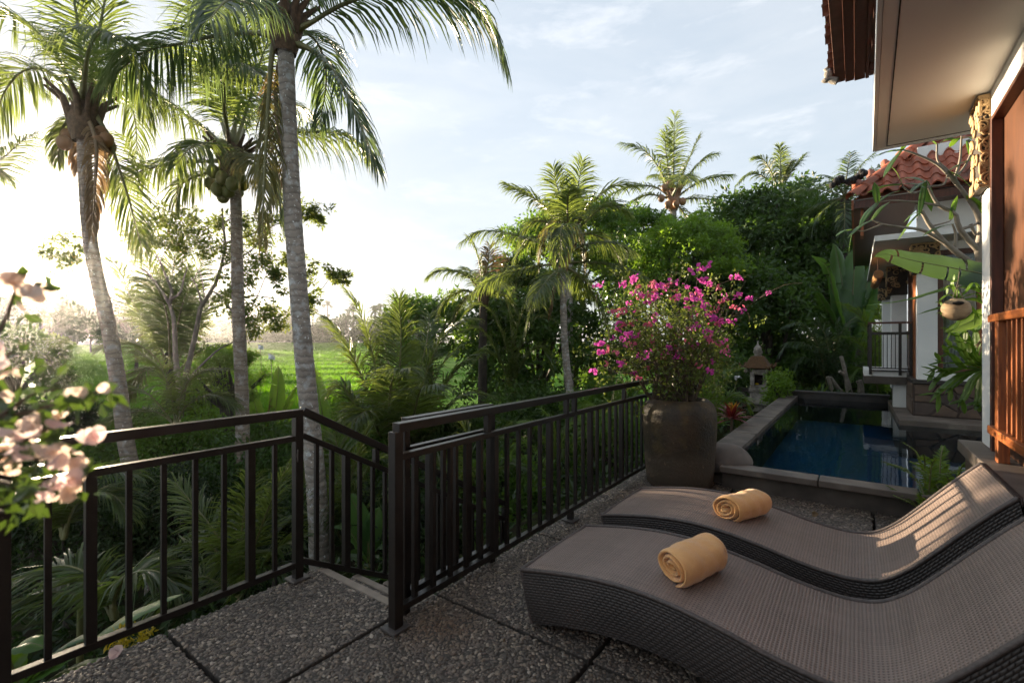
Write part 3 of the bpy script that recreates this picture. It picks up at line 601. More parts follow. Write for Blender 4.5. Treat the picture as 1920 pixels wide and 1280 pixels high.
def towel(c, yaw, L, a, b, seed, label):
    """rolled towel: a spiral of thick cloth, axis along yaw"""
    root = thing('rolled_towel', label, 'towel', c, 'rolled towels on the loungers'); rg = np.random.default_rng(seed)
    n = 150; turns = 3.0; th = np.linspace(0, turns * 2 * np.pi, n); r = .16 + .84 * (th / th[-1]); th = th - th[-1] - 2.0
    e = np.c_[np.cos(th) * r * a, np.sin(th) * r * b]
    lump = 1 + .03 * np.sin(th * 2 + seed) + .010 * np.sin(th * 5 + 1); e *= lump[:, None]
    ax = np.array([math.cos(yaw), math.sin(yaw), 0]); sd = np.array([-ax[1], ax[0], 0]); up = np.array([0, 0, 1.0])
    m = 22; k = np.linspace(-1, 1, m); thick = .0105
    tg = np.gradient(e, axis=0); nm = np.c_[-tg[:, 1], tg[:, 0]]; nm /= np.linalg.norm(nm, axis=1)[:, None]
    endoff = .016 * np.sin(th * .9 + seed) + .008 * rg.normal(size=n).cumsum() / 8
    mb = MB(); out = []
    for sg in (1, -1):
        V = np.zeros((n, m, 3))
        for j in range(m):
            ed = 1 - abs(k[j]) ** 14 * .75
            q = e * (1 - .05 * abs(k[j]) ** 5 * (r[:, None] > .5)) + nm * sg * thick * ed
            f = .5 * L * k[j] + endoff * abs(k[j]) ** 3
            wr = .0026 * np.sin(k[j] * 5 + th * 1.6 + seed) * np.sin(th * .7 + seed * 2) + .0016 * np.sin(k[j] * 12 - th * 2.3) + .0035 * np.exp(-((k[j] * .8 + .3 * np.sin(th + seed)) / .12) ** 2) * np.sin(th * .9)
            q = q * (1 + wr[:, None] / a); q[:, 1] = np.maximum(q[:, 1], -b * .90 + .45 * (q[:, 1] + b * .90)); q[:, 1] -= .006 * (1 - k[j] ** 2) * (q[:, 1] > 0)
            V[:, j] = c + ax * f[:, None] + sd * q[:, :1] + up * (q[:, 1:] + b)
        out.append(V); mb.grid(V, flip=(sg < 0))
    for j in (0, m - 1):
        mb.grid(np.stack([out[0][:, j], out[1][:, j]], 1), flip=(j == 0))
    for i in (0, n - 1): mb.grid(np.stack([out[0][i], out[1][i]], 1), flip=(i == n - 1))
    obj('towel_roll', mb, MT['towel'], root, smooth=True)
towel(np.array([-.640, 2.375, .328]), R(72), .345, .098, .083, 1, 'rolled tan towel on the front woven lounger')
towel(np.array([-.60, 3.36, .323]), R(66), .335, .098, .08, 4, 'rolled tan towel on the rear woven lounger by the pool')

# ------------------------------------------------------------------ pot
PC = np.array([-1.485, 4.985, 0.0])
pot = thing('plant_pot', 'big brown glazed pot streaked orange holding the magenta bougainvillea', 'pot', PC)
prof = [(.0, .0), (.305, .0), (.322, .02), (.336, .15), (.348, .3), (.358, .45), (.364, .58), (.365, .68), (.358, .76), (.338, .82), (.305, .855), (.285, .872), (.268, .875), (.262, .86), (.262, .80), (.0, .80)]
obj('pot_body', MB().lathe(prof, PC, 56), MT['pot'], pot, smooth=True)
obj('potting_soil', MB().lathe([(0, .815), (.261, .81)], PC, 24), MT['soil'], pot, smooth=True)

# ------------------------------------------------------------------ near villa
def scrolls(mb, face, u0, u1, v0, v1, n, seed, r=.05, m=0):
    """raised leaf scrolls on a face given as function (u, v, h) -> point"""
    rg = np.random.default_rng(seed)
    for k in range(n):
        cu, cv = rg.uniform(u0, u1), rg.uniform(v0, v1); rr = r * rg.uniform(.6, 1.2); s = rg.choice((-1, 1)); a0 = rg.uniform(0, 6.28)
        t = np.linspace(0, 1, 12); an = a0 + s * t * 7.0; q = rr * (1 - .8 * t)
        pts = [face(np.clip(cu + q[i] * math.cos(an[i]), u0, u1), np.clip(cv + q[i] * math.sin(an[i]), v0, v1), .002 + .005 * math.sin(math.pi * t[i])) for i in range(12)]
        mb.tube(pts, np.linspace(.0115, .0045, 12) * (r / .05), 5, m)
def capital(parent, x0, x1, y0, y1, z0, z1, seed, n=26, r=.05, dark=True):
    o = obj('carved_capital', MB().box(x0, x1, y0, y1, z0, z1), MT['bark2'] if dark else MT['carved'], parent, bevel=.01)
    mb = MB(); scrolls(mb, lambda u, v, h: (x0 - h, u, v), y0, y1, z0, z1, n, seed, r)
    scrolls(mb, lambda u, v, h: (u, y0 - h, v), x0, x1, z0, z1, n, seed + 1, r)
    obj('leaf_scroll', mb, MT['carved'], o, smooth=True)
    obj('capital_rim', MB().box(x0 - .012, x1 + .004, y0 - .012, y1 + .004, z1, z1 + .022), MT['carved'], o, bevel=.004)
nv = thing('villa', 'near villa at the right edge with white wall corner, teak frame and deep flat eave', 'house', (.9, 3.5, 0), 'villas by the pool')
obj('plinth', MB().box(.64, 4, -3, 4.70, -.5, .655), MT['rock2'], nv)
obj('ledge_slab', MB().box(.605, .83, -3, 4.76, .66, .742), MT['coping'], nv, bevel=.008)
obj('floor_slab', MB().box(.832, 4, -3, 4.74, .66, .738), MT['coping'], nv)
obj('wall_corner', MB().box(.722, 1.0, 4.395, 4.675, .743, 3.118), MT['plaster'], nv, bevel=.01)
obj('wall_header', MB().box(.724, 1.0, -3, 4.393, 2.935, 3.118), MT['plaster'], nv)
obj('wall_end', MB().box(1.002, 4, 4.5, 4.67, .743, 3.118), MT['plaster'], nv)
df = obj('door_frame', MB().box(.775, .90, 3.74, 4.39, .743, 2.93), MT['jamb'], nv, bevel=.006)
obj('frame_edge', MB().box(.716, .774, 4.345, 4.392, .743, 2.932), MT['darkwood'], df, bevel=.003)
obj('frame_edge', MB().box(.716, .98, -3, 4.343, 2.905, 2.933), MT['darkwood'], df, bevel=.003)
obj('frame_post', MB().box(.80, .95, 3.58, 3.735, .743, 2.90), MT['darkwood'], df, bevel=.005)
obj('room_back', MB().box(2.2, 2.25, -3, 4.45, .743, 3.1), MT['darkwood'], nv)
cap1 = capital(nv, .672, .720, 4.41, 4.69, 2.50, 3.085, 11, 24, .05)
wr = obj('wood_railing', MB().bar((.70, 4.14, 1.602), (.70, 0, 1.602), .07, .046), MT['woodh'], nv, bevel=.005)
obj('bottom_rail', MB().bar((.70, 4.14, .915), (.70, 0, .915), .075, .05), MT['woodh'], wr, bevel=.005)
obj('newel', MB().box(.675, .727, 3.935, 4.01, .743, 1.578), MT['wood'], wr, bevel=.004)
for y in np.arange(3.80, .3, -.098): obj('baluster', MB().box(.688, .712, y - .011, y + .011, .94, 1.578), MT['wood'], wr, bevel=.002)
# flat eave
ev = MB(); b = [(.075, .5, 3.122), (4, .5, 3.122), (4, 5.22, 3.122), (.142, 5.16, 3.122)]
ev.hexa(b, [(x, y, 3.30) for x, y, z in b]); obj('eave_slab', ev, MT['soffit'], nv)
e2 = MB(); e2.hexa([(.05, .5, 3.115), (.072, .5, 3.115), (.139, 5.16, 3.115), (.118, 5.185, 3.115)], [(.05, .5, 3.33), (.072, .5, 3.33), (.139, 5.16, 3.33), (.118, 5.185, 3.33)])
e2.hexa([(.118, 5.163, 3.1155), (4, 5.223, 3.1155), (4, 5.25, 3.1155), (.118, 5.19, 3.1155)], [(.118, 5.163, 3.329), (4, 5.223, 3.329), (4, 5.25, 3.329), (.118, 5.19, 3.329)])
obj('fascia', e2, MT['plaster'], nv)
e3 = MB(); e3.bar((.135, .6, 3.1205), (.212, 5.12, 3.1205), .006, .004); e3.bar((.212, 5.12, 3.1205), (3, 5.16, 3.1205), .006, .004); obj('drip_groove_shade', e3, MT['gap'], nv)  # thin dark strip laid on the soffit; groove shade is only its colour
# upper tiled eave, seen from below
up = obj('upper_eave', MB().box(-.08, 3, 0, 7.75, 5.06, 5.10), MT['darkwood'], nv)
for k, (xa, xb, zb, mt) in enumerate(((-.235, -.12, 5.02, 'woodh'), (-.118, -.02, 5.0, 'darkwood'), (-.018, .10, 4.985, 'woodh'), (.102, .14, 4.975, 'darkwood'), (.142, .30, 5.0, 'woodh'))):
    obj('eave_board', MB().box(xa, xb, 0, 7.88, zb, zb + .045), MT['darkwood' if mt == 'darkwood' else 'eavetile'] if k != 2 else MT['darkwood'], up, bevel=.004)
for k in range(7): obj('rafter', MB().box(.15, 3, 7.5 - k * .62, 7.6 - k * .62, 4.90, 4.998), MT['darkwood'], up)
tl = MB(); a = np.linspace(0, np.pi, 7); tl.grid(np.stack([np.stack([np.full(7, x), .10 * np.cos(a), .065 * np.sin(a) + .25 * x], -1) for x in (0, .34)], 0)); 
tl.grid(np.stack([np.stack([np.full(7, x), .085 * np.cos(a), .05 * np.sin(a) + .25 * x], -1) for x in (0, .34)], 0), flip=True)
tile_me = tl.mesh('eave_tile', MT['eavetile'])
for k in range(30): inst('eave_tile', tile_me, up, (-.29 + .012 * math.sin(k * 2.1), 7.75 - k * .2, 5.045 + .006 * math.sin(k * 1.7)), (0, 0, .03 * math.sin(k * 3.1)))
for k in range(4): inst('eave_tile', tile_me, up, (-.15 + k * .2, 7.97, 5.045 + .012 * math.sin(k)), (0, 0, R(-90)))
om = MB(); c = P(1553, 140, 6.35); om.ball(c, (.05, .05, .07), nu=10, nv=8); om.ball(c + [-.005, 0, -.07], (.075, .05, .035)); om.tube([c + [.0, .0, -.06], c + [.06, 0, -.10], c + [.10, .0, -.12]], [.04, .05, .05], 8)
om.tube(c + np.array([(.0, 0, .03), (-.03, 0, .075), (.01, 0, .10), (.04, 0, .075)]), [.03, .028, .024, .014], 8); obj('eave_ornament', om, MT['shrine'], up, smooth=True)

# ------------------------------------------------------------------ far villa
fv = thing('villa', 'far villa beyond the pool with red tiled roof and pale blue-white corner pillar', 'house', (1.4, 11, .3), 'villas by the pool')
obj('plinth', MB().box(.752, 3, 10.03, 16, -.5, .80), MT['rock1'], fv)
obj('plinth_cap', MB().box(.735, 3, 9.97, 16, .80, .858), MT['darkcoping'], fv, bevel=.005)
rg = np.random.default_rng(5); nx, nz = 7, 3
gx = np.linspace(.755, 2.6, nx + 1); gz = np.linspace(.285, .797, nz + 1)
JX = gx[None] + rg.normal(0, .055, (nz + 1, nx + 1)); JZ = gz[:, None] + rg.normal(0, .045, (nz + 1, nx + 1)); JX[:, 0] = gx[0]; JX[:, -1] = gx[-1]; JZ[0] = gz[0]; JZ[-1] = gz[-1]
for i in range(nz):
    for j in range(nx):
        q = np.array([(JX[i, j], JZ[i, j]), (JX[i, j + 1], JZ[i, j + 1]), (JX[i + 1, j + 1], JZ[i + 1, j + 1]), (JX[i + 1, j], JZ[i + 1, j])])
        c = q.mean(0); q = c + (q - c) * .92; d = rg.uniform(.012, .03); mb = MB()
        mb.hexa([(x, 10.029, z) for x, z in q], [(x, 10.029 - d, z) for x, z in (c + (q - c) * .95)]); obj('facing_stone', mb, MT['rock2' if rg.random() < .4 else 'rock1'], fv, bevel=.006)
for i in range(2):
    for j in range(9):
        y0 = 10.06 + j * .26; mb = MB(); q = np.array([(y0, .29 + i * .255), (y0 + .25, .29 + i * .255), (y0 + .25, .54 + i * .252), (y0, .54 + i * .252)]) + rg.normal(0, .012, (4, 2)); c = q.mean(0); q = c + (q - c) * .93
        mb.hexa([(.751, y, z) for y, z in q], [(.735, y, z) for y, z in c + (q - c) * .96]); obj('facing_stone', mb, MT['rock2'], fv, bevel=.005)
obj('pillar', MB().box(.80, 1.045, 10.0, 10.24, .859, 3.045), MT['plaster'], fv, bevel=.01)
capital(fv, .728, 1.06, 9.93, 10.26, 2.57, 3.02, 21, 22, .06)
obj('wall_below_window', MB().box(1.047, 3, 10.03, 10.2, .859, .985), MT['plaster'], fv)
obj('wall_above_window', MB().box(1.047, 3, 10.03, 10.2, 2.92, 3.045), MT['plaster'], fv)
wf = obj('window', MB().box(1.048, 1.115, 10.04, 10.13, .987, 2.918), MT['darkwood'], fv, bevel=.005)
obj('window_frame', MB().box(1.117, 2.4, 10.04, 10.13, .987, 1.05), MT['darkwood'], wf, bevel=.005)
obj('window_frame', MB().box(1.117, 2.4, 10.04, 10.13, 2.84, 2.918), MT['darkwood'], wf, bevel=.005)
obj('window_frame', MB().box(1.50, 1.60, 10.04, 10.13, 1.052, 2.838), MT['wood'], wf, bevel=.005)
obj('pane', MB().box(1.117, 1.498, 10.08, 10.088, 1.052, 2.838), MT['glass'], wf)
obj('wood_panel', MB().box(1.602, 2.4, 10.05, 10.12, 1.052, 2.0), MT['wood'], wf, bevel=.004)
obj('wood_panel', MB().box(1.602, 2.4, 10.06, 10.11, 2.01, 2.838), MT['darkwood'], wf)
cu = MB(); u = np.linspace(1.12, 1.5, 90); zz = np.linspace(1.06, 2.83, 14)
V = np.stack(np.broadcast_arrays(u[None] + .02 * (2.83 - zz[:, None]) * np.sin(u[None] * 9), 10.20 + .028 * np.sin(u[None] * 88 + .6 * np.sin(u[None] * 23)) + .012 * np.sin(u[None] * 40 + zz[:, None]), zz[:, None]), -1)
cu.grid(V); obj('curtain', cu, MT['curtain'], wf, smooth=True)
obj('room_back', MB().box(.95, 3, 11.6, 11.65, .86, 3.04), MT['gap'], fv)
obj('side_frame', MB().box(.80, .90, 10.242, 10.50, .859, 3.04), MT['wood'], fv, bevel=.006)
obj('side_frame', MB().box(.815, .88, 10.62, 11.0, .859, 3.04), MT['wood'], fv, bevel=.006)
obj('side_door', MB().box(.86, .9, 11.0, 12.6, .859, 3.04), MT['darkwood'], fv)
obj('pillar', MB().box(.60, .85, 12.7, 13.1, .5, 3.045), MT['plaster'], fv, bevel=.01); capital(fv, .53, .86, 12.62, 13.12, 2.45, 3.02, 31, 14, .06)
obj('pillar', MB().box(.52, .8, 14.6, 15.0, .5, 3.045), MT['plaster'], fv, bevel=.01); capital(fv, .45, .8, 14.52, 15.0, 2.5, 3.02, 41, 12, .06)
obj('flat_canopy', MB().box(.262, 3, 9.377, 15.5, 3.052, 3.12), MT['soffit'], fv)
fa = MB(); fa.box(.236, .26, 9.35, 15.5, 3.046, 3.132); fa.box(.262, 3, 9.35, 9.375, 3.0465, 3.1315); obj('canopy_fascia', fa, MT['plaster'], fv)
bb = obj('bamboo_blind', MB().tube([(.335, 11.0, 2.72), (.335, 13.2, 2.72)], .075, 14), MT['bamboo'], fv, smooth=True)
bm = MB()
for y in (11.3, 12.1, 12.9): bm.tube([(.335, y, 2.79), (.335, y, 3.05)], .006, 5)
obj('blind_cord', bm, MT['darkwood'], bb)
obj('gable_wall', MB().box(.8, 3, 10.0, 10.15, 3.14, 4.6), MT['plaster'], fv)
# balcony
bc = obj('balcony', MB().box(.12, .732, 11.0, 12.6, .84, .953), MT['plaster'], fv, bevel=.005)
obj('balcony_slab', MB().box(.118, .734, 10.99, 12.6, .70, .838), MT['concrete'], bc, bevel=.005)
obj('balcony_pier', MB().box(.55, .733, 11.1, 11.3, -.3, .698), MT['plaster'], bc)
for x in (.215, .64, .79): obj('balcony_post', MB().box(x - .022, x + .022, 10.945, 10.988, .87, 1.80), MT['metal'], bc)
obj('balcony_post', MB().box(.193, .237, 12.4, 12.45, .955, 1.80), MT['metal'], bc)
obj('balcony_rail', MB().box(.18, .81, 10.93, 11.0, 1.80, 1.835), MT['darkwood'], bc)
for z, h in ((1.60, .05), (.98, .022), (.935, .022)): obj('balcony_rail', MB().box(.238, .768, 10.955, 10.98, z, z + h), MT['metal'], bc)
obj('balcony_rail', MB().box(.193, .237, 11.002, 12.4, 1.80, 1.835), MT['darkwood'], bc); obj('balcony_rail', MB().box(.20, .23, 10.99, 12.4, 1.60, 1.64), MT['metal'], bc)
for x in np.arange(.285, .62, .058): obj('balcony_bar', MB().box(x - .006, x + .006, 10.962, 10.973, 1.002, 1.60), MT['metal'], bc)
for y in np.arange(11.1, 12.4, .12): obj('balcony_bar', MB().box(.208, .222, y - .006, y + .006, .955, 1.60), MT['metal'], bc)
# tiled roof: front slope of pantiles laid one by one, hip cap, eaves
S = 1.02; E0 = np.array([-.035, 9.4, 3.80])
rm = MB(); A = E0; B = E0 + [4, 0, 0]; T = E0 + [3.2, 3.2, 3.2 * S]; D = E0 + [0, 8, 0]; T2 = E0 + [3.2, 8, 3.2 * S]; dz = np.array([0, 0, -.05])
rm.add([A + dz, B + dz, T + dz + [.8, 0, 0], T + dz], [(0, 1, 2, 3)]); rm.add([A + dz, T + dz, T2 + dz, D + dz], [(0, 1, 2, 3)])
roof = obj('roof', rm, MT['darkwood'], fv)
tw, tr = .195, .215; sl = math.sqrt(1 + S * S); th_ = math.atan(S)
a = np.linspace(0, 1, 9); prof_z = np.where(a < .55, .055 * np.sin(np.pi * a / .55), -.018 * np.sin(np.pi * (a - .55) / .45))
tb = MB(); tb.grid(np.stack([np.stack([a * tw * 1.06, np.full(9, yy_), prof_z + .02 * (1 - yy_ / .27)], -1) for yy_ in (0, .13, .27)], 0), flip=True)
tb.grid(np.stack([np.stack([a * tw * 1.06, np.full(9, 0.0), prof_z + zo], -1) for zo in (.02, -.005)], 0))
pt_me = tb.mesh('roof_tile', MT['tile'])
for i in range(10):
    for j in range(16):
        x = j * tw - .02; 
        if x + tw < i * tr / sl + .02 or x > 2.3: continue
        p = E0 + np.array([x, i * tr / sl, i * tr / sl * S + .01])
        inst('roof_tile', pt_me, roof, p + [0, 0, .004 * math.sin(i * 5 + j * 3)], (th_ + .02 * math.sin(j * 2.3 + i), 0, .02 * math.sin(i * 3.3 + j * 1.7)))
hc = MB(); a = np.linspace(-.2, np.pi + .2, 8); hd = norm(np.array([1, 1, S])); hs = norm(np.array([1, -1, 0.0])); hu = np.cross(hs, hd) * -1
if hu[2] < 0: hu = -hu
for y_, k_ in ((0, 1),): hc.grid(np.stack([np.stack([np.array(hd * l + hs * rr * math.cos(q) + hu * (rr * .8 * math.sin(q))) for q in a], 0) for l, rr in ((0, .10), (.02, .105), (.30, .085))], 0))
hc_me = hc.mesh('hip_cap', MT['tile'])
for k in range(13): inst('hip_cap', hc_me, roof, E0 + hd * (.27 * k - .05) + [0, 0, .03])
obj('eave_beam', MB().box(-.02, 3, 9.43, 9.50, 3.62, 3.74), MT['darkwood'], roof)
obj('eave_soffit', MB().box(-.03, .78, 9.5, 17, 3.68, 3.72), MT['darkwood'], roof); obj('eave_soffit', MB().box(.782, 3, 9.5, 9.99, 3.68, 3.72), MT['darkwood'], roof)
obj('eave_fascia', MB().box(-.06, -.031, 9.42, 17, 3.60, 3.76), MT['wood'], roof)
obj('eave_bracket', MB().box(.06, .10, 9.6, 9.9, 3.2, 3.67), MT['wood'], roof)
oj = MB(); c0 = np.array([-.16, 9.45, 4.10])
rg = np.random.default_rng(9)
for k in range(34):
    t = k / 33; oj.ball(c0 + np.array([-.14 + .42 * t, .1 * t, .03 * math.sin(t * 9) + .06 * t]) + rg.normal(0, .022, 3), rg.uniform(.03, .06), nu=7, nv=5)
obj('roof_crest', oj, MT['ijuk'], roof, smooth=True)

# ------------------------------------------------------------------ shrine and garden walls
SC = P(1421, 790, 11.6); sh = thing('stone_shrine', 'small carved stone shrine with thatched cap behind the pool', 'shrine', SC)
k = 11.6 / FPX; zz = lambda py: CAM_H + (HZ - py) * k
def blk(nm, px0, px1, py0, py1, dy=None, m='shrine', b=.01, par=None):
    w = (px1 - px0) * k; cx = SC + RT * (((px0 + px1) / 2 - 1421) * k); d = w if dy is None else dy
    mb = MB(); mb.box(cx[0] - w / 2 * .92, cx[0] + w / 2 * .92, cx[1] - d / 2, cx[1] + d / 2, zz(py1), zz(py0), rot=.12); return obj(nm, mb, MT[m], par or sh, bevel=b)
blk('base', 1399, 1444, 779, 830, .5); blk('carved_base', 1409, 1434, 757, 779, .3); blk('corbel', 1403, 1441, 745, 757); blk('body', 1407, 1437, 733, 745); blk('shelf', 1405, 1440, 726, 733); blk('shelf', 1408, 1437, 721, 726)
nb = SC.copy(); 
for a_, b_ in ((1407, 1414.5), (1430.5, 1438)): blk('niche_side', a_, b_, 697, 721, .32)
blk('niche_back', 1414, 1431, 697, 721, .04, 'gap'); blk('niche_top', 1411, 1434, 692, 702, .33)
of = MB(); of.ball(SC + RT * .0 + np.array([0, -.14, 0]) + [0, 0, zz(719) - SC[2]], (.05, .04, .025), nu=9, nv=6); obj('offering', of, MT['yellow'], sh, smooth=True)
rf = MB(); cz = zz(690); 
Vb = [SC + [sx * .30, sy * .30, cz - SC[2] + .0] for sx, sy in ((-1, -1), (1, -1), (1, 1), (-1, 1))]; Vt = [SC + [sx * .13, sy * .13, zz(667) - SC[2]] for sx, sy in ((-1, -1), (1, -1), (1, 1), (-1, 1))]
rf.hexa(Vb, Vt); th2 = obj('thatched_cap', rf, MT['thatch'], sh, bevel=.03)
for sx, sy in ((-1, -1), (1, -1), (1, 1), (-1, 1)):
    b_ = SC + [sx * .29, sy * .29, cz - SC[2] + .02]; obj('corner_horn', MB().tube([b_ + [-sx * .12, -sy * .12, .06], b_, b_ + [sx * .05, sy * .05, .05], b_ + [sx * .06, sy * .06, .12]], [.05, .045, .035, .012], 7), MT['thatch'], th2, smooth=True)
    obj('hanging_boss', MB().ball(b_ + [-sx * .06, -sy * .06, -.08], (.04, .04, .06)), MT['shrine'], th2, smooth=True)
fl = [(.0, 0), (.10, 0), (.07, .04), (.11, .09), (.085, .15), (.10, .18), (.05, .24), (.02, .28), (.012, .36), (.0, .37)]
fb = SC.copy(); fb[2] = zz(667); obj('finial', MB().lathe(fl, fb, 12), MT['shrine'], sh, smooth=True)
gwl = thing('garden_wall', 'low bare concrete block wall standing beside the stone shrine', 'wall', P(1400, 790, 12.2))
c = P(1402, 727, 12.2); obj('wall_block', MB().box(c[0] - .28, c[0] + .22, c[1], c[1] + .12, -1, c[2]), MT['concrete'], gwl, bevel=.01)
gw2 = thing('garden_wall', 'tall grey boundary wall behind the palms left of the far balcony', 'wall', P(1600, 700, 15.5))
c = P(1560, 622, 15.5); obj('wall_block', MB().box(c[0], c[0] + 2.6, c[1], c[1] + .15, -.6, c[2]), MT['concrete'], gw2, bevel=.01)
for i in range(9): obj('iron_bar', MB().box(c[0] + .1 + i * .2, c[0] + .12 + i * .2, c[1] + .06, c[1] + .08, c[2], c[2] + .22), MT['metal'], gw2)
# ------------------------------------------------------------------ plant builders
def frond(mb, path, L=.8, pairs=70, hang=.35, width=.03, seed=0, m=(0, 1), side=None, petiole=.16, v=.35, r0=.022, twist=0.0, drop=.05, bend=1.0, nseg=3):
    """feather leaf along a path: rachis tube and two ranks of drooping leaflets"""
    rg = np.random.default_rng(seed); p = np.asarray(path, float)
    if len(p) < 12: p = curve(p, 18)
    n = len(p); s = np.linspace(0, 1, n)
    rad = r0 * (1 - s) ** .8 + .0035; rad[:2] *= 1.5
    mb.tube(p, rad, 4, m[1], cap=False)
    T = norm(np.gradient(p, axis=0))
    if side is None:
        h = (p[-1] - p[0]) * [1, 1, 0]; side = np.cross(h, [0, 0, 1.0]) if np.linalg.norm(h) > .15 * np.linalg.norm(p[-1] - p[0]) else np.array([math.cos(seed), math.sin(seed), 0])
    side = norm(np.asarray(side, float))
    pairs = int(pairs * 1.3)
    t = np.repeat(np.linspace(petiole, .995, pairs), 2) + rg.normal(0, .25 / pairs, pairs * 2); sg = np.tile([1.0, -1.0], pairs)
    keep = rg.random(len(t)) > drop; t = np.clip(t[keep], 0, 1); sg = sg[keep]; k = len(t)
    pos = np.stack([np.interp(t, s, p[:, i]) for i in range(3)], -1); tan = norm(np.stack([np.interp(t, s, T[:, i]) for i in range(3)], -1))
    S = side[None] - tan * (tan @ side)[:, None]; S = norm(S); N = np.cross(S, tan)
    flip = np.where(N[:, 2:3] < -.2, -1, 1); N = N * flip
    if twist: 
        a = (twist * t)[:, None]; S, N = S * np.cos(a) + N * np.sin(a), N * np.cos(a) - S * np.sin(a)
    u = (t - petiole) / (1 - petiole)
    al = R(72) - R(46) * u + rg.normal(0, R(5), k); dv = v * (1 - .5 * u) + rg.normal(0, .10, k)
    d = np.cos(al)[:, None] * tan + np.sin(al)[:, None] * (sg[:, None] * S * np.cos(dv)[:, None] + N * np.sin(dv)[:, None])
    ln = 1.0 * L * (.30 + .72 * np.sin(np.pi * np.clip(.14 + u * .80, 0, 1))) * rg.uniform(.86, 1.1, k)
    wv = norm(np.cross(N, d)); roll = rg.normal(0, .5, k)[:, None]; wv = norm(wv * np.cos(roll) + np.cross(d, wv) * np.sin(roll))
    ws = np.array([.5, 1.0, .72, 0])[:nseg + 1] if nseg == 3 else np.array([.6, 1.0, 0])
    W = .74 * width * (.55 + .5 * np.sin(np.pi * np.clip(.2 + u * .7, 0, 1))) * rg.uniform(.8, 1.15, k)
    q = pos; pts = [q]; hg = hang * rg.uniform(.6, 1.4, k)[:, None]
    for i in range(nseg):
        d = norm(d + np.array([0, 0, -1.0]) * hg * (.45 + .75 * i) * bend); q = q + d * (ln / nseg)[:, None]; pts.append(q)
    V = []
    for i in range(nseg): V += [pts[i] - wv * (W * ws[i] * .5)[:, None], pts[i] + wv * (W * ws[i] * .5)[:, None]]
    V.append(pts[nseg]); V = np.stack(V, 1); nv_ = V.shape[1]; base = (np.arange(k) * nv_)[:, None]
    Q = [base + np.array([[2 * i, 2 * i + 1, 2 * i + 3, 2 * i + 2]]) for i in range(nseg - 1)]
    o = mb.n; mb.add(V.reshape(-1, 3), np.concatenate(Q), m[0]); mb.f.append((base + np.array([[2 * nseg - 2, 2 * nseg - 1, 2 * nseg]]) + o, m[0]))
    return mb
def fo(parent, path, mats=('frond', 'rachis'), name='frond', label=None, **k):
    mb = MB(); frond(mb, path, **k); o = obj(name, mb, [MT[mats[0]], MT[mats[1]]], parent, smooth=True)
    if label: o['label'] = label
    return o
def trunk_tube(path, r0, r1, seed, rings=True, foot=1.35):
    rg = np.random.default_rng(seed); p0 = curve(path, 24); Ls = np.linalg.norm(np.diff(p0, axis=0), axis=1).sum(); n = max(24, int(Ls / .035)) if rings else 30
    p = curve(path, n); s = np.linspace(0, 1, n); r = r0 + (r1 - r0) * s ** .8; r = r * (1 + (foot - 1) * np.exp(-s * 14))
    if rings:
        ph = np.cumsum(rg.uniform(.75, 1.3, n)) * .035 / .115; saw = ph - np.floor(ph); r = r * (1 + .022 * (saw - .5)) 
        p = p + rg.normal(0, .0015, p.shape)
    mb = MB(); mb.tube(p, r, 18 if rings else 10); return mb
def shared_frond(L, el0, droop, seed, pairs=46, leaflet=.6, width=.03, hang=.4, mats=('frond', 'rachis'), **k):
    """leaf mesh in its own frame: leaves the crown along +x, gravity along -z"""
    s = np.linspace(0, 1, 18); el = el0 - droop * s ** 1.25; ds = L / 17
    x = np.r_[0, np.cumsum(np.cos(el[:-1]) * ds)]; z = np.r_[0, np.cumsum(np.sin(el[:-1]) * ds)]; y = .06 * L * np.sin(seed) * s ** 2
    mb = MB(); frond(mb, np.stack([x, y, z], -1), L=leaflet, pairs=pairs, hang=hang, width=width, seed=seed, side=(0, 1, 0), **k)
    return mb.mesh('frond', [MT[mats[0]], MT[mats[1]]])
FRLIB = {}
def crown(parent, c, n, L, seed, mats=('frond', 'rachis'), el=(80, -35), leaflet=.6, width=.035, hang=.45, pairs=40, droop=(35, 75), name='frond', nseg=2):
    """a full head of leaves from a few shared leaf meshes"""
    rg = np.random.default_rng(seed)
    for i in range(n):
        e = el[0] + (el[1] - el[0]) * (i + .5) / n; kq = int(round(e / 20)); key = (round(L, 1), kq, mats, leaflet, width, hang, pairs, droop)
        if key not in FRLIB: FRLIB[key] = shared_frond(L, R(kq * 20), R(droop[0] + (droop[1] - droop[0]) * (1 - (kq * 20 + 40) / 130)), seed + kq, pairs, leaflet, width, hang, mats, nseg=nseg)
        inst(name, FRLIB[key], parent, c, (rg.normal(0, .08), rg.normal(0, .08), i * 2.4 + rg.normal(0, .25)), rg.uniform(.85, 1.1))
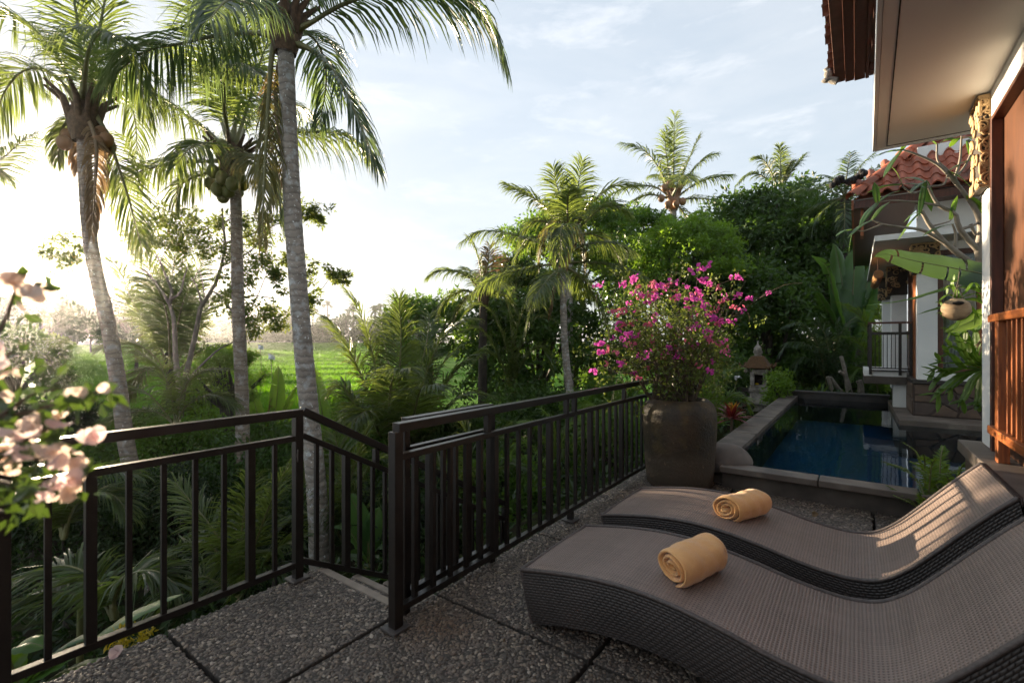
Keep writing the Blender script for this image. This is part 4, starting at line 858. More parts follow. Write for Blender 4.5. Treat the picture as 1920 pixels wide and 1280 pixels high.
def leaf_cloud(mb, centers, rad, per, size, seed, m=0, flat_=.5, aspect=.42, outward=.6, squash=.8):
    """small folded leaves spread round many clump centres"""
    rg = np.random.default_rng(seed); c = np.asarray(centers, float); rad = np.broadcast_to(np.asarray(rad, float), (len(c),))
    i = np.repeat(np.arange(len(c)), per); k = len(i); u = norm(rg.normal(size=(k, 3))); rr = rg.random(k) ** .45
    pos = c[i] + u * (rr * rad[i])[:, None] * [1, 1, squash]
    d = norm(u * outward + rg.normal(0, .6, (k, 3)) + [0, 0, -.15]); n = norm(rg.normal(0, .55, (k, 3)) + [0, 0, 1.0 * flat_] + u * .3)
    w = norm(np.cross(n, d)); n = np.cross(d, w); s = size * rg.uniform(.6, 1.25, k)[:, None]
    V = np.stack([pos, pos + d * s * .45 + w * s * aspect * .5 + n * s * .08, pos + d * s - n * s * .06, pos + d * s * .45 - w * s * aspect * .5 + n * s * .08], 1)
    b = (np.arange(k) * 4)[:, None]; f = np.concatenate([b + [[0, 1, 2]], b + [[0, 2, 3]]]); return mb.add(V.reshape(-1, 3), f, m)
def blob_centers(c, r, n, seed, shell=.55):
    rg = np.random.default_rng(seed); u = norm(rg.normal(size=(n, 3))); u[:, 2] = np.where(u[:, 2] < -.55, -u[:, 2], u[:, 2])
    return np.asarray(c) + u * (shell + (1 - shell) * rg.random((n, 1)) ** .6) * np.asarray(r) * (1 + .10 * rg.normal(size=(n, 1)))
def shrub(label, c, r, n, per, size, mat, seed, cat='shrub', name='shrub', trunk=True, clump=.42, group=None, aspect=.42, shell=.5, tmat='bark2', trunk_r=.06):
    c = np.asarray(c, float); r = np.asarray(r, float); zb = float(terrain(c[0], c[1])) - .1
    if c[0] > -2.7: zb = min(zb, -.3)
    t = thing(name, label, cat, (c[0], c[1], zb), group); cen = blob_centers(c, r, n, seed, shell)
    mb = MB(); leaf_cloud(mb, cen, clump * r.mean() * np.random.default_rng(seed).uniform(.6, 1.15, n), per, size, seed, aspect=aspect)
    obj('crown', mb, MT[mat], t)
    if trunk:
        mb = MB(); rg = np.random.default_rng(seed + 1); fork = np.array([c[0], c[1], max(zb + .2, c[2] - .7 * r[2])])
        mb.tube(curve([(c[0], c[1], zb), (fork + [c[0], c[1], zb]) / 2 + rg.normal(0, .06, 3) * [1, 1, 0], fork], 8), np.linspace(trunk_r * 1.4, trunk_r, 8), 8)
        for q in cen[rg.permutation(n)[:min(n, 14)]]: mb.tube(curve([fork, fork + (q - fork) * .5 + rg.normal(0, .1, 3) * r.mean() * .5 + [0, 0, -.04 * r[2]], q], 7), np.linspace(trunk_r * .6, trunk_r * .12, 7), 5, cap=False)
        obj('trunk', mb, MT[tmat], t, smooth=True)
    return t
def blade(mb, path, W, seed, m=0, fold=.35, tears=5, side=None, rm=1, tip=.9, wave=.05, basew=.15):
    """broad banana-type leaf: midrib, two folded halves with a few tears"""
    rg = np.random.default_rng(seed); p = curve(path, 30); n = len(p); T = norm(np.gradient(p, axis=0))
    if side is None: side = np.cross(p[-1] - p[0], [0, 0, 1.0])
    side = norm(np.asarray(side, float)); S = norm(side[None] - T * (T @ side)[:, None]); N = np.cross(S, T); N *= np.where(N[:, 2:3] < -.3, -1, 1)
    s = np.linspace(0, 1, n); prof = np.clip(np.sin(np.pi * np.clip(basew * .3 + s * (1 - basew * .3), 0, 1)) ** .55, 0, 1) * np.where(s > tip, np.sqrt(np.clip((1 - s) / (1 - tip), 0, 1)), 1)
    mb.tube(p, W * .035 * (1 - s * .85), 5, rm, cap=False)
    for sg in (1, -1):
        cut = set(rg.integers(5, n - 2, tears)) if tears else set(); seg = [0] + sorted(cut) + [n - 1]
        for a, b in zip(seg[:-1], seg[1:]):
            if b - a < 1: continue
            dr = rg.normal(0, .12) if tears else 0; gap = .02
            q = np.linspace(a + (gap * 8 if a else 0), b - (gap * 8 if b < n - 1 else 0), max(3, b - a + 1)); cols = []
            for k in (0, .35, .7, 1.0):
                pp = np.stack([np.interp(q, np.arange(n), p[:, i]) for i in range(3)], -1); SS = np.stack([np.interp(q, np.arange(n), S[:, i]) for i in range(3)], -1); NN = np.stack([np.interp(q, np.arange(n), N[:, i]) for i in range(3)], -1); TT = np.stack([np.interp(q, np.arange(n), T[:, i]) for i in range(3)], -1)
                w = W * .5 * np.interp(q, np.arange(n), prof) * k; f = fold - (fold + .5 + dr) * k
                cols.append(pp + sg * SS * (w * math.cos(f))[:, None] + NN * (w * (math.sin(fold) * (1 - k) * 1.2 + dr * k + wave * np.sin(q * 1.9 + seed) * k))[:, None] + TT * (w * .22 * k)[:, None] + np.array([0, 0, -.10]) * (w * k * k)[:, None])
            mb.grid(np.stack(cols, 1), m=m, flip=(sg > 0))
    return mb
def bl(parent, path, W, seed, mat='banana', name='leaf', label=None, **k):
    mb = MB(); blade(mb, path, W, seed, **k); o = obj(name, mb, [MT[mat], MT['rachis']], parent, smooth=True)
    if label: o['label'] = label
    return o
def ground_at(p, dz=.1): return np.array([p[0], p[1], float(terrain(p[0], p[1])) - dz])
def palm(label, trunk_px, d, r0, r1, seed, tmat='trunk', group='tall coconut palms', name='coconut_palm'):
    """trunk through picture points; returns the thing and the crown point"""
    pts = PP(trunk_px, d); g = ground_at(pts[-1])
    if g[2] < pts[-1][2] - .2: pts.append(g + (pts[-1] - pts[-2]) * [.15, .15, 0])
    t = thing(name, label, 'palm tree', pts[-1], group); pts = pts[::-1]
    obj('trunk', trunk_tube(pts, r0, r1, seed), MT[tmat], t, smooth=True)
    return t, pts[-1]
def heart(t, c, r=.22, h=.5, seed=0, m='fibre'):
    mb = MB(); rg = np.random.default_rng(seed)
    mb.lathe([(r * .75, -h * .6), (r, -h * .3), (r * 1.1, 0), (r * .85, h * .3), (r * .5, h * .6), (0.02, h * .8)], c, 14)
    for k in range(10):
        a = k * 2.4; q = c + np.array([math.cos(a) * r * .8, math.sin(a) * r * .8, -h * .1]); mb.tube([q, q + [math.cos(a) * r * .5, math.sin(a) * r * .5, h * .55], q + [math.cos(a) * r * 1.6, math.sin(a) * r * 1.6, h * .85]], [.06, .045, .02], 5)
    obj('leaf_base', mb, MT[m], t, smooth=True)
def nuts(t, pts, r, mat='nut'):
    for i, p in enumerate(pts):
        mb = MB(); mb.ball(p, (r, r, r * 1.18), nu=12, nv=9, seed=i); obj('coconut', mb, MT[mat], t, smooth=True)

# ------------------------------------------------------------------ the tall palms in front
tC, cC = palm('pale coconut trunk just behind the railing corner, its head cut off above', [(535, 72), (541, 230), (548, 380), (561, 560), (575, 720), (592, 900), (600, 1040)], 6.0, .135, .096, 1)
heart(tC, cC + [0, 0, .1], .17, .5)
for i, (pts, kw) in enumerate([
    ([(535, 66), (585, 42), (640, 10, -.1), (740, -22, -.2), (840, -14, -.3), (905, 22, -.3), (945, 108, -.3)], dict(L=.95, pairs=92, hang=.55, width=.042)),
    ([(538, 80), (560, 84), (600, 105), (640, 160, -.2), (680, 245, -.3), (706, 312, -.35)], dict(L=.72, pairs=70, hang=.45, width=.036)),
    ([(530, 70), (480, 62), (410, 66, .1), (340, 82, .2), (270, 98, .3), (205, 150, .4)], dict(L=1.0, pairs=86, hang=.75, width=.040)),
    ([(530, 78), (512, 90), (504, 180, -.1), (498, 290, -.15), (493, 400, -.2), (492, 450, -.2)], dict(L=.55, pairs=64, hang=.9, width=.03, mats=('frondy', 'rachis'))),
    ([(536, 84), (522, 130), (517, 200, .3), (528, 290, .3), (534, 335, .3)], dict(L=.45, pairs=40, hang=.9, width=.028, mats=('frondd', 'rachisd'))),
    ([(530, 60), (500, 0), (450, -70), (370, -130), (300, -130), (250, -90)], dict(L=.95, pairs=80, hang=.6, width=.04)),
    ([(540, 60), (570, -30), (640, -120), (740, -170), (840, -150)], dict(L=.95, pairs=80, hang=.6, width=.04)),
    ([(536, 55), (530, -80), (500, -220, -.4), (440, -320, -.8)], dict(L=.9, pairs=70, hang=.5, width=.04)),
    ([(536, 55), (555, -80, .4), (600, -200, .8), (650, -260, 1.2)], dict(L=.9, pairs=70, hang=.5, width=.04)),
    ([(540, 70), (570, 60, .8), (600, 90, 1.4), (612, 150, 1.8), (600, 230, 2.0)], dict(L=.8, pairs=66, hang=.6, width=.04)),
    ([(532, 60), (480, 10, -.8), (430, 0, -1.5), (390, 40, -2.0)], dict(L=.8, pairs=66, hang=.6, width=.036))]):
    mats = kw.pop('mats', ('frondb', 'rachis')); fo(tC, PP(pts, 6.0), mats, seed=i + 10, r0=.034, **kw)

tB, cB = palm('coconut palm carrying a cluster of green nuts, between two other tall trunks', [(440, 330), (443, 400), (446, 560), (452, 700), (455, 820), (450, 940)], 9.0, .14, .095, 2, 'trunkwarm')
heart(tB, P(436, 310, 9.0), .2, .62, 2)
for i, (pts, kw) in enumerate([
    ([(425, 285), (400, 255), (378, 237), (317, 192), (268, 166), (215, 142), (175, 165)], dict(L=1.15, pairs=84, hang=.75, width=.045)),
    ([(424, 300), (385, 303), (345, 304), (280, 316), (235, 334), (205, 352)], dict(L=.85, pairs=70, hang=.5, width=.04)),
    ([(424, 310), (385, 325), (352, 338), (335, 352), (330, 378)], dict(L=.75, pairs=50, hang=.7, width=.04)),
    ([(430, 270), (415, 180), (398, 90), (380, 20), (350, -40)], dict(L=1.0, pairs=80, hang=.18, width=.045, side=RT)),
    ([(436, 270), (448, 170), (455, 80), (452, -10), (440, -60)], dict(L=.95, pairs=80, hang=.2, width=.045, side=RT)),
    ([(440, 275), (468, 190), (490, 110), (520, 40)], dict(L=.95, pairs=76, hang=.3, width=.045)),
    ([(445, 285), (490, 262), (540, 250), (600, 248), (655, 255), (706, 300)], dict(L=1.05, pairs=84, hang=.7, width=.042)),
    ([(445, 298), (480, 310), (512, 335), (530, 385), (535, 420)], dict(L=.8, pairs=56, hang=.6, width=.04)),
    ([(432, 270), (400, 190, .8), (375, 130, 1.6), (330, 90, 2.2), (290, 90, 2.8)], dict(L=1.0, pairs=76, hang=.55, width=.045)),
    ([(432, 270), (420, 200, -.8), (425, 150, -1.4), (450, 120, -2.0), (490, 140, -2.4)], dict(L=1.0, pairs=76, hang=.55, width=.045)),
    ([(444, 280), (470, 220, 1), (510, 190, 1.8), (560, 200, 2.6), (600, 240, 3)], dict(L=1.0, pairs=76, hang=.55, width=.045)),
    ([(428, 290), (395, 270, -1), (360, 275, -1.6), (330, 310, -2.0)], dict(L=.9, pairs=64, hang=.6, width=.04)),
    ([(442, 300), (470, 290, -1), (490, 310, -1.8), (500, 360, -2.2)], dict(L=.8, pairs=64, hang=.7, width=.04, mats=('frondy', 'rachis')))]):
    mats = kw.pop('mats', ('frond', 'rachis')); fo(tB, PP(pts, 9.0), mats, seed=i + 40, r0=.036, **kw)
nuts(tB, PP([(400, 322, -.2), (417, 334, -.3), (436, 345, -.35), (408, 355, -.25), (428, 358, -.2), (448, 330, -.2), (395, 345, .1), (418, 368, -.1), (445, 360, .1), (404, 272, -.1), (416, 274, -.2), (455, 345, .1), (450, 312, -.3)], 9.0), .115)

tA, cA = palm('leftmost tall coconut palm, leaning and hazy against the sun', [(157, 232), (160, 330), (172, 470), (203, 610), (222, 720), (240, 850), (275, 1000), (292, 1060)], 7.6, .128, .09, 3, 'trunkwarm')
heart(tA, P(158, 225, 7.6), .2, .6, 3)
for i, (pts, kw) in enumerate([
    ([(150, 200), (115, 120), (70, 60), (20, 25), (-40, 30)], dict(L=1.0, hang=.55)), ([(158, 190), (150, 90), (140, 10), (120, -60)], dict(L=.9, hang=.25, side=RT)),
    ([(162, 190), (180, 90), (195, 10), (205, -50)], dict(L=.9, hang=.3, side=RT)), ([(165, 195), (205, 130), (240, 110), (262, 150), (272, 210)], dict(L=.95, hang=.6)),
    ([(168, 205), (195, 240), (218, 300), (245, 385), (268, 475)], dict(L=.75, hang=.35, side=RT)), ([(150, 210), (128, 225), (112, 255), (108, 300)], dict(L=.45, hang=.7)),
    ([(150, 200), (100, 140), (50, 130), (10, 170), (-10, 230)], dict(L=.9, hang=.6)),     ([(165, 195), (215, 170, 1.4), (250, 210, 2), (258, 290, 2.4)], dict(L=.9, hang=.6)),
    ([(155, 190), (165, 100, -1), (190, 60, -1.6), (225, 70, -2)], dict(L=.9, hang=.5)), ([(156, 215), (150, 260, .4), (145, 320, .5)], dict(L=.4, hang=.9, mats=('frondd', 'rachisd'))),
    ([(163, 215), (180, 270, -.3), (178, 350, -.4), (172, 440, -.4)], dict(L=.4, hang=.9, mats=('frondd', 'rachisd')))]):
    mats = kw.pop('mats', ('frond', 'rachis')); fo(tA, PP(pts, 7.6), mats, seed=i + 70, pairs=60, width=.036, r0=.034, **kw)
nuts(tA, PP([(190, 250), (200, 262, -.1), (183, 268, -.2), (196, 280), (205, 275, .1), (128, 255), (120, 268, -.1)], 7.6), .10, 'nutbrown')
tF = thing('coconut_palm', 'coconut palm at the left edge showing only two leaf tips by the sun', 'palm tree', ground_at(P(-190, 900, 8.5)), 'tall coconut palms')
obj('trunk', trunk_tube([ground_at(P(-190, 900, 8.5)), P(-180, 600, 8.5), P(-160, 240, 8.5)], .15, .11, 9), MT['trunkwarm'], tF, smooth=True)
for i, (pts, hang) in enumerate([([(-160, 220), (-90, 130), (-20, 128), (45, 145), (82, 172)], .5), ([(-160, 240), (-90, 260), (-30, 300), (10, 330)], .5), ([(-160, 230), (-60, 330), (0, 300), (45, 262), (68, 250)], .6), ([(-160, 220), (-200, 100), (-260, 60)], .5), ([(-160, 220), (-150, 60), (-120, -30)], .4)]):
    fo(tF, PP(pts, 8.5), seed=i + 90, L=.75, pairs=64, hang=hang, width=.04, r0=.032)

# slender forked tree with airy foliage
tS = thing('slender_tree', 'slender pale forked tree with airy leaves standing between the two left palms', 'tree', ground_at(P(330, 800, 10.5)))
d = 10.5; bt = MB(); base = ground_at(P(333, 800, d))
limbs = [([(333, 790), (338, 740), (330, 680), (326, 600), (318, 570), (285, 520), (255, 498)], .075, .018), ([(318, 570), (322, 545), (312, 520), (300, 490), (288, 470)], .04, .012), ([(322, 560), (338, 548), (345, 520), (352, 500)], .03, .01),
         ([(338, 745), (352, 690), (368, 620), (378, 570), (398, 545), (415, 500), (422, 455), (418, 420), (417, 390)], .065, .02), ([(378, 570), (370, 540), (360, 520)], .025, .008), ([(398, 545), (385, 560), (380, 530), (370, 490)], .02, .006),
         ([(345, 720), (372, 690), (410, 655), (440, 640), (470, 628)], .03, .01), ([(255, 498), (225, 480), (205, 455)], .015, .005), ([(255, 498), (215, 492), (190, 488)], .014, .005),
         ([(418, 420), (440, 405), (470, 400)], .018, .005), ([(422, 455), (470, 440), (520, 420), (545, 400)], .02, .006), ([(415, 500), (470, 470), (505, 430), (530, 400)], .02, .006), ([(440, 560), (480, 555), (520, 560), (545, 565)], .018, .005), ([(545, 565), (590, 555), (620, 520), (635, 515)], .012, .004), ([(398, 545), (420, 560), (450, 600), (480, 560), (505, 500), (510, 490)], .02, .006),
         ([(300, 490), (320, 455), (345, 430)], .012, .004), ([(288, 470), (275, 450), (290, 430), (305, 425)], .012, .004)]
for pts, a, b in limbs: bt.tube(curve(PP(pts, d), 14), np.linspace(a, b, 14), 7, cap=False)
bt.tube([base, P(333, 795, d)], [.12, .08], 8); bt.tube(curve([base, *PP([(342, 850), (338, 780), (345, 720)], d)], 10), np.linspace(.09, .06, 10), 8)
obj('trunk', bt, MT['bark'], tS, smooth=True)
cl = [(300, 440, 26), (285, 445, 24), (320, 430, 28), (345, 435, 30), (360, 445, 28), (380, 440, 24), (385, 470, 20), (330, 460, 20), (265, 440, 18), (450, 420, 22), (470, 440, 26), (490, 460, 24), (505, 420, 18), (480, 500, 26), (460, 520, 20), (500, 480, 22), (440, 540, 26), (470, 560, 24), (425, 570, 18), (560, 395, 20), (580, 400, 18), (545, 410, 22), (595, 410, 10), (575, 500, 14), (560, 520, 14), (590, 560, 14), (570, 575, 16), (625, 515, 12), (640, 520, 10), (535, 480, 14), (520, 520, 12), (350, 400, 14), (310, 405, 14), (410, 420, 12), (430, 470, 16), (100, 470, 18), (125, 465, 22), (150, 475, 16), (115, 485, 14), (480, 600, 20), (505, 590, 18), (520, 600, 14), (455, 610, 18)]
mb = MB(); rg = np.random.default_rng(4)
for x, y, r_ in cl:
    c0 = P(x, y, d + rg.normal(0, .5)); leaf_cloud(mb, c0 + rg.normal(0, r_ / FPX * d * .6, (8, 3)), r_ / FPX * d * .55, 42, .10, int(x), aspect=.38, flat_=.3)
obj('crown', mb, MT['leafair'], tS)

# dense upright palm behind it
tP = thing('feather_palm', 'dense upright feather palm glowing behind the forked tree', 'palm tree', ground_at(P(325, 800, 13)), 'palms at the edge of the rice field')
obj('trunk', trunk_tube([ground_at(P(325, 850, 13)), P(325, 740, 13), P(322, 660, 13)], .22, .16, 5), MT['bark2'], tP, smooth=True)
for i, pts in enumerate([[(322, 690), (322, 600), (324, 520), (330, 462)], [(320, 690), (305, 600), (285, 520), (262, 470)], [(325, 690), (340, 600), (362, 530), (385, 480)], [(318, 690), (285, 620), (250, 570), (222, 500), (205, 482)], [(328, 690), (360, 620), (395, 570), (430, 545)], [(315, 700), (280, 660), (240, 640), (200, 650)], [(330, 700), (370, 660), (410, 650), (445, 670)], [(320, 690, .5), (300, 580, 1.2), (300, 500, 2)], [(325, 690, .5), (345, 580, 1.2), (350, 500, 2)], [(322, 700), (290, 690), (262, 700), (240, 740)], [(328, 700), (365, 690), (390, 705), (405, 740)], [(320, 690, -.5), (315, 600, -1.2), (295, 540, -2), (270, 520, -2.6)], [(324, 690, -.5), (335, 600, -1.2), (352, 540, -2)]]):
    fo(tP, PP(pts, 13.0), seed=i + 120, L=.95, pairs=84, hang=.22, width=.045, r0=.035, side=RT if i in (0, 1, 2, 7, 8, 11, 12) else None, v=.2)

# young coconut palm without trunk
tY = thing('young_coconut_palm', 'young trunkless coconut palm with wide arching leaves in front of the rice field', 'palm tree', ground_at(P(745, 880, 10)), 'palms at the edge of the rice field')
for i, pts in enumerate([[(735, 850), (715, 740), (692, 640), (672, 580), (652, 548)], [(742, 850), (748, 720), (752, 630), (748, 560)], [(730, 850), (700, 760), (662, 670), (630, 618), (612, 598)], [(728, 860), (695, 800), (660, 750), (640, 720), (625, 730)], [(750, 850), (785, 740), (820, 650), (860, 605), (885, 598)], [(752, 860), (800, 780), (850, 700), (900, 655)], [(755, 870), (810, 810), (860, 770), (905, 760)], [(730, 860), (705, 800, -1), (690, 770, -1.5), (660, 790, -2)], [(748, 860), (775, 780, -1), (790, 730, -1.8), (830, 720, -2.4)], [(742, 850), (735, 720, .8), (720, 640, 1.5), (715, 590, 2)], [(748, 850), (780, 720, .8), (800, 640, 1.5), (805, 590, 2)], [(738, 860), (730, 760, -.8), (740, 700, -1.5), (770, 690, -2.2)], [(752, 860), (765, 790), (768, 748), (750, 740), (732, 780)]]):
    fo(tY, PP(pts, 10.0), ('frondy' if i == 12 else 'frond', 'rachis'), seed=i + 150, L=.85, pairs=84, hang=.28, width=.045, r0=.04, v=.3)
heart(tY, P(743, 862, 10), .16, .5, 5)

# palms D, G, H in the middle
tD, cD = palm('thin-trunked palm in the middle with a drooping wilted centre leaf', [(1056, 500), (1057, 600), (1062, 680), (1072, 760), (1086, 870)], 12.0, .125, .075, 6, 'trunk', None)
heart(tD, P(1056, 490, 12), .13, .5, 6, 'nutbrown')
for i, (pts, kw) in enumerate([([(1052, 480), (1010, 455), (950, 437), (900, 433), (866, 452)], {}), ([(1050, 495), (1000, 500), (940, 515), (900, 535), (868, 568)], {}), ([(1060, 480), (1100, 458), (1150, 455), (1188, 470)], {}), ([(1062, 492), (1110, 492), (1170, 502), (1232, 530)], {}),
    ([(1056, 470), (1050, 428), (1035, 420), (1018, 450), (1012, 490)], dict(mats=('frondy', 'rachis'), hang=.8)), ([(1058, 470), (1066, 426), (1080, 428), (1092, 460), (1096, 500)], dict(mats=('frondy', 'rachis'), hang=.8)), ([(1057, 470, -.3), (1058, 424, -.7), (1052, 430, -1.1), (1050, 490, -1.3)], dict(mats=('frond', 'rachis'), hang=.8)),
    ([(1052, 500), (1025, 530), (1000, 575), (985, 620)], {}), ([(1062, 500), (1095, 525), (1125, 575), (1140, 620)], {}), ([(1055, 500, -.5), (1030, 520, -1.4), (1000, 560, -2)], {}), ([(1060, 500, .5), (1080, 510, 1.4), (1100, 560, 2)], {}), ([(1050, 500), (1040, 545), (1030, 590)], dict(mats=('frondd', 'rachisd'), L=.45))]):
    kw = dict(L=.75, hang=.55, mats=('frond', 'rachis')) | kw; mats = kw.pop('mats'); fo(tD, PP(pts, 12.0), mats, seed=i + 180, pairs=66, width=.04, r0=.028, **kw)
tG = thing('coconut_palm', 'broad-leaved coconut palm with upright shredded leaves behind the thin-trunked palm', 'palm tree', ground_at(P(1066, 800, 16.5)))
obj('trunk', trunk_tube([ground_at(P(1066, 800, 16.5)), P(1066, 640, 16.5), P(1066, 450, 16.5)], .2, .13, 7), MT['trunk'], tG, smooth=True); heart(tG, P(1066, 440, 16.5), .2, .7, 7)
for i, pts in enumerate([[(1062, 440), (1052, 380), (1042, 340), (1037, 314)], [(1068, 440), (1078, 380), (1086, 335), (1092, 302)], [(1058, 440), (1030, 395), (990, 365), (948, 345)], [(1072, 440), (1100, 390), (1150, 350), (1198, 348)], [(1074, 440), (1115, 400), (1150, 385), (1180, 400)], [(1056, 440), (1020, 415), (995, 420), (978, 450)], [(1066, 440, -.6), (1064, 380, -1.5), (1070, 350, -2.5)], [(1060, 440), (1020, 440), (985, 460), (960, 500)], [(1074, 440), (1115, 440), (1150, 465), (1170, 510)], [(1062, 440, .8), (1050, 400, 2), (1020, 380, 3)], [(1070, 440, .8), (1090, 400, 2), (1120, 390, 3)]]):
    fo(tG, PP(pts, 16.5), seed=i + 210, L=.95, pairs=50, hang=.3, width=.075, r0=.04, side=RT if i in (0, 1, 6) else None, drop=.12)
tH = thing('coconut_palm', 'small coconut palm with ragged leaves left of the thin-trunked palm', 'palm tree', ground_at(P(905, 800, 15)))
obj('trunk', trunk_tube([ground_at(P(905, 800, 15)), P(905, 680, 15), P(907, 560, 15)], .18, .12, 8), MT['bark2'], tH, smooth=True); heart(tH, P(907, 552, 15), .18, .6, 8)
for i, pts in enumerate([[(905, 550), (900, 500), (890, 465), (880, 448)], [(902, 550), (880, 520), (850, 508), (822, 508), (805, 516)], [(907, 550), (915, 500), (918, 462)], [(902, 555), (880, 555), (862, 575), (850, 610)], [(910, 550), (935, 515), (962, 500)], [(910, 555), (940, 550), (965, 575)], [(904, 550, .6), (890, 520, 1.5), (870, 500, 2.4)], [(908, 550, -.6), (925, 520, -1.5), (945, 540, -2.4)], [(903, 555), (870, 545), (840, 560), (822, 590)]]):
    fo(tH, PP(pts, 15.0), ('frondd' if i == 2 else 'frond', 'rachis'), seed=i + 240, L=.8, pairs=50, hang=.35, width=.06, r0=.036, drop=.1)
tE, cE = palm('tall coconut palm rising highest above the dark trees, with an upright spear leaf', [(1262, 372), (1263, 420), (1266, 520), (1268, 640)], 28.0, .24, .18, 10, 'trunk', None); heart(tE, cE, .35, 1.2, 10, 'nutbrown')
for i, (pts, sd) in enumerate([([(1262, 365), (1263, 300), (1264, 250), (1265, 214)], RT), ([(1260, 365), (1252, 310), (1247, 270), (1252, 244)], RT), ([(1258, 365), (1235, 315), (1205, 280), (1165, 268)], None), ([(1257, 368), (1225, 350), (1180, 350), (1142, 368), (1118, 400)], None), ([(1266, 365), (1285, 315), (1300, 280), (1310, 256)], None), ([(1268, 366), (1295, 325), (1320, 298), (1342, 288)], None), ([(1268, 370), (1305, 345), (1340, 332), (1372, 328)], None), ([(1268, 374), (1310, 372), (1345, 378), (1362, 405)], None), ([(1258, 378), (1240, 410), (1222, 440), (1205, 455)], None), ([(1266, 378), (1285, 405), (1295, 440)], None), ([(1257, 372), (1215, 365), (1185, 380), (1165, 410)], None), ([(1262, 366, -2), (1280, 330, -4), (1300, 340, -6)], None), ([(1260, 366, 2), (1240, 330, 4), (1220, 330, 6)], None)]):
    fo(tE, PP(pts, 28.0), seed=i + 270, L=1.15, pairs=50, hang=.35, width=.085, r0=.06, side=sd, drop=.1)
nuts(tE, PP([(1246, 352), (1256, 345), (1275, 350), (1240, 372), (1268, 382), (1252, 384), (1280, 378)], 27.4), .2, 'nutbrown')
tI = thing('coconut_palm', 'coconut palm head peeping over the leafy treetop right of the tallest palm', 'palm tree', ground_at(P(1460, 800, 32)))
obj('trunk', trunk_tube([ground_at(P(1460, 800, 32)), P(1460, 500, 32), P(1462, 355, 32)], .24, .18, 11), MT['trunk'], tI, smooth=True)
for i, (pts, sd) in enumerate([([(1462, 350), (1463, 310), (1462, 274)], RT), ([(1458, 350), (1442, 315), (1430, 298), (1416, 294)], None), ([(1456, 352), (1430, 330), (1405, 326), (1385, 342)], None), ([(1468, 350), (1485, 320), (1505, 292)], None), ([(1468, 352), (1495, 345), (1525, 335)], None), ([(1468, 355), (1490, 365), (1510, 390)], None), ([(1456, 355), (1430, 360), (1405, 385)], None), ([(1466, 350), (1476, 315), (1485, 305)], None)]):
    fo(tI, PP(pts, 32.0), seed=i + 300, L=1.1, pairs=44, hang=.35, width=.10, r0=.06, side=sd)
tJ = thing('fan_palm', 'grey-green shaggy palm close to the far villa roof', 'palm tree', ground_at(P(1580, 800, 17)))
obj('trunk', trunk_tube([ground_at(P(1582, 800, 17)), P(1582, 500, 17), P(1584, 375, 17)], .2, .14, 12), MT['bark2'], tJ, smooth=True)
crown(tJ, P(1584, 370, 17), 16, 1.9, 12, ('frondb', 'rachis'), el=(75, -50), leaflet=.6, width=.05, hang=.6, pairs=36)
# ------------------------------------------------------------------ broadleaf trees and shrubs
def big_tree(label, c_px, d, rpx, n, per, size, mat, seed, **k):
    r = np.array([rpx[0], (rpx[0] + rpx[1]) / 2 if len(rpx) < 3 else rpx[2], rpx[1]]) * d / FPX
    return shrub(label, P(*c_px, d), r, n, per, size, mat, seed, 'tree', 'broadleaf_tree', clump=k.pop('clump', .23), shell=k.pop('shell', .78), trunk_r=k.pop('trunk_r', .16), **k)
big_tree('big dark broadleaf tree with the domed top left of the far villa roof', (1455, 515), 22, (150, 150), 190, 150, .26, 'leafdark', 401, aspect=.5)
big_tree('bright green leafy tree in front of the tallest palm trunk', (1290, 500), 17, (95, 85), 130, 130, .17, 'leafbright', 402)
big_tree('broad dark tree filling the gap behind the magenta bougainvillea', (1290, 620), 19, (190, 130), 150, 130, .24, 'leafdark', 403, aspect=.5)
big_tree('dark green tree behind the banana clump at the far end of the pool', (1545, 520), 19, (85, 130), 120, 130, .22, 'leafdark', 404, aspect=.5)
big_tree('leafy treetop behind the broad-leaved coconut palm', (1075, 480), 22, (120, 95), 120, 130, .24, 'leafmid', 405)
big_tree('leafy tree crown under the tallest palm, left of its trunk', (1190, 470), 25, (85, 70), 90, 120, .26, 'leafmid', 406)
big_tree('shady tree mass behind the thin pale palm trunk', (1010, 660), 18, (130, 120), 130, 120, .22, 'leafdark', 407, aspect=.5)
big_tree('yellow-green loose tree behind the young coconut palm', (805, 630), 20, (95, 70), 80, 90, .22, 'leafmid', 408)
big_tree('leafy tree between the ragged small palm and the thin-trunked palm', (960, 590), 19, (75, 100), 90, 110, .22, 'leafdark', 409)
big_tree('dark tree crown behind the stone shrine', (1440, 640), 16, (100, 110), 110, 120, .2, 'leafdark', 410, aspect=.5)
big_tree('sunlit hazy tree on the left beyond the pink blossoms', (30, 690), 24, (80, 75), 110, 110, .28, 'leafmid', 411)
for q_, (lb_, c_, r_) in enumerate((('hazy round tree standing in the glow right under the sun', (75, 604), (72, 52)), ('hazy tree with a wide top right of the sun beyond the field', (255, 604), (62, 50)), ('hazy tree at the far left edge beside the sun', (-25, 604), (80, 58)))):
    big_tree(lb_, c_, 62, r_, 80, 90, .6, 'leafhaze', 420 + q_)  # placed and sized to screen the deck from the low sun
big_tree('tall hazy tree added to screen the low sun far behind the field hut and the leaning palm trunk', (170, 604), 122, (48, 52), 80, 90, 1.1, 'leafhaze', 424)  # tree added to block low sun from the rear lounger, height set accordingly
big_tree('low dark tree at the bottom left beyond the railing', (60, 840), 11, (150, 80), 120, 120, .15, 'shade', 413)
big_tree('bushy tree with fine leaves between the forked tree and the coconut palm', (425, 720), 11.5, (58, 66), 60, 100, .10, 'leafbright', 414, aspect=.3)
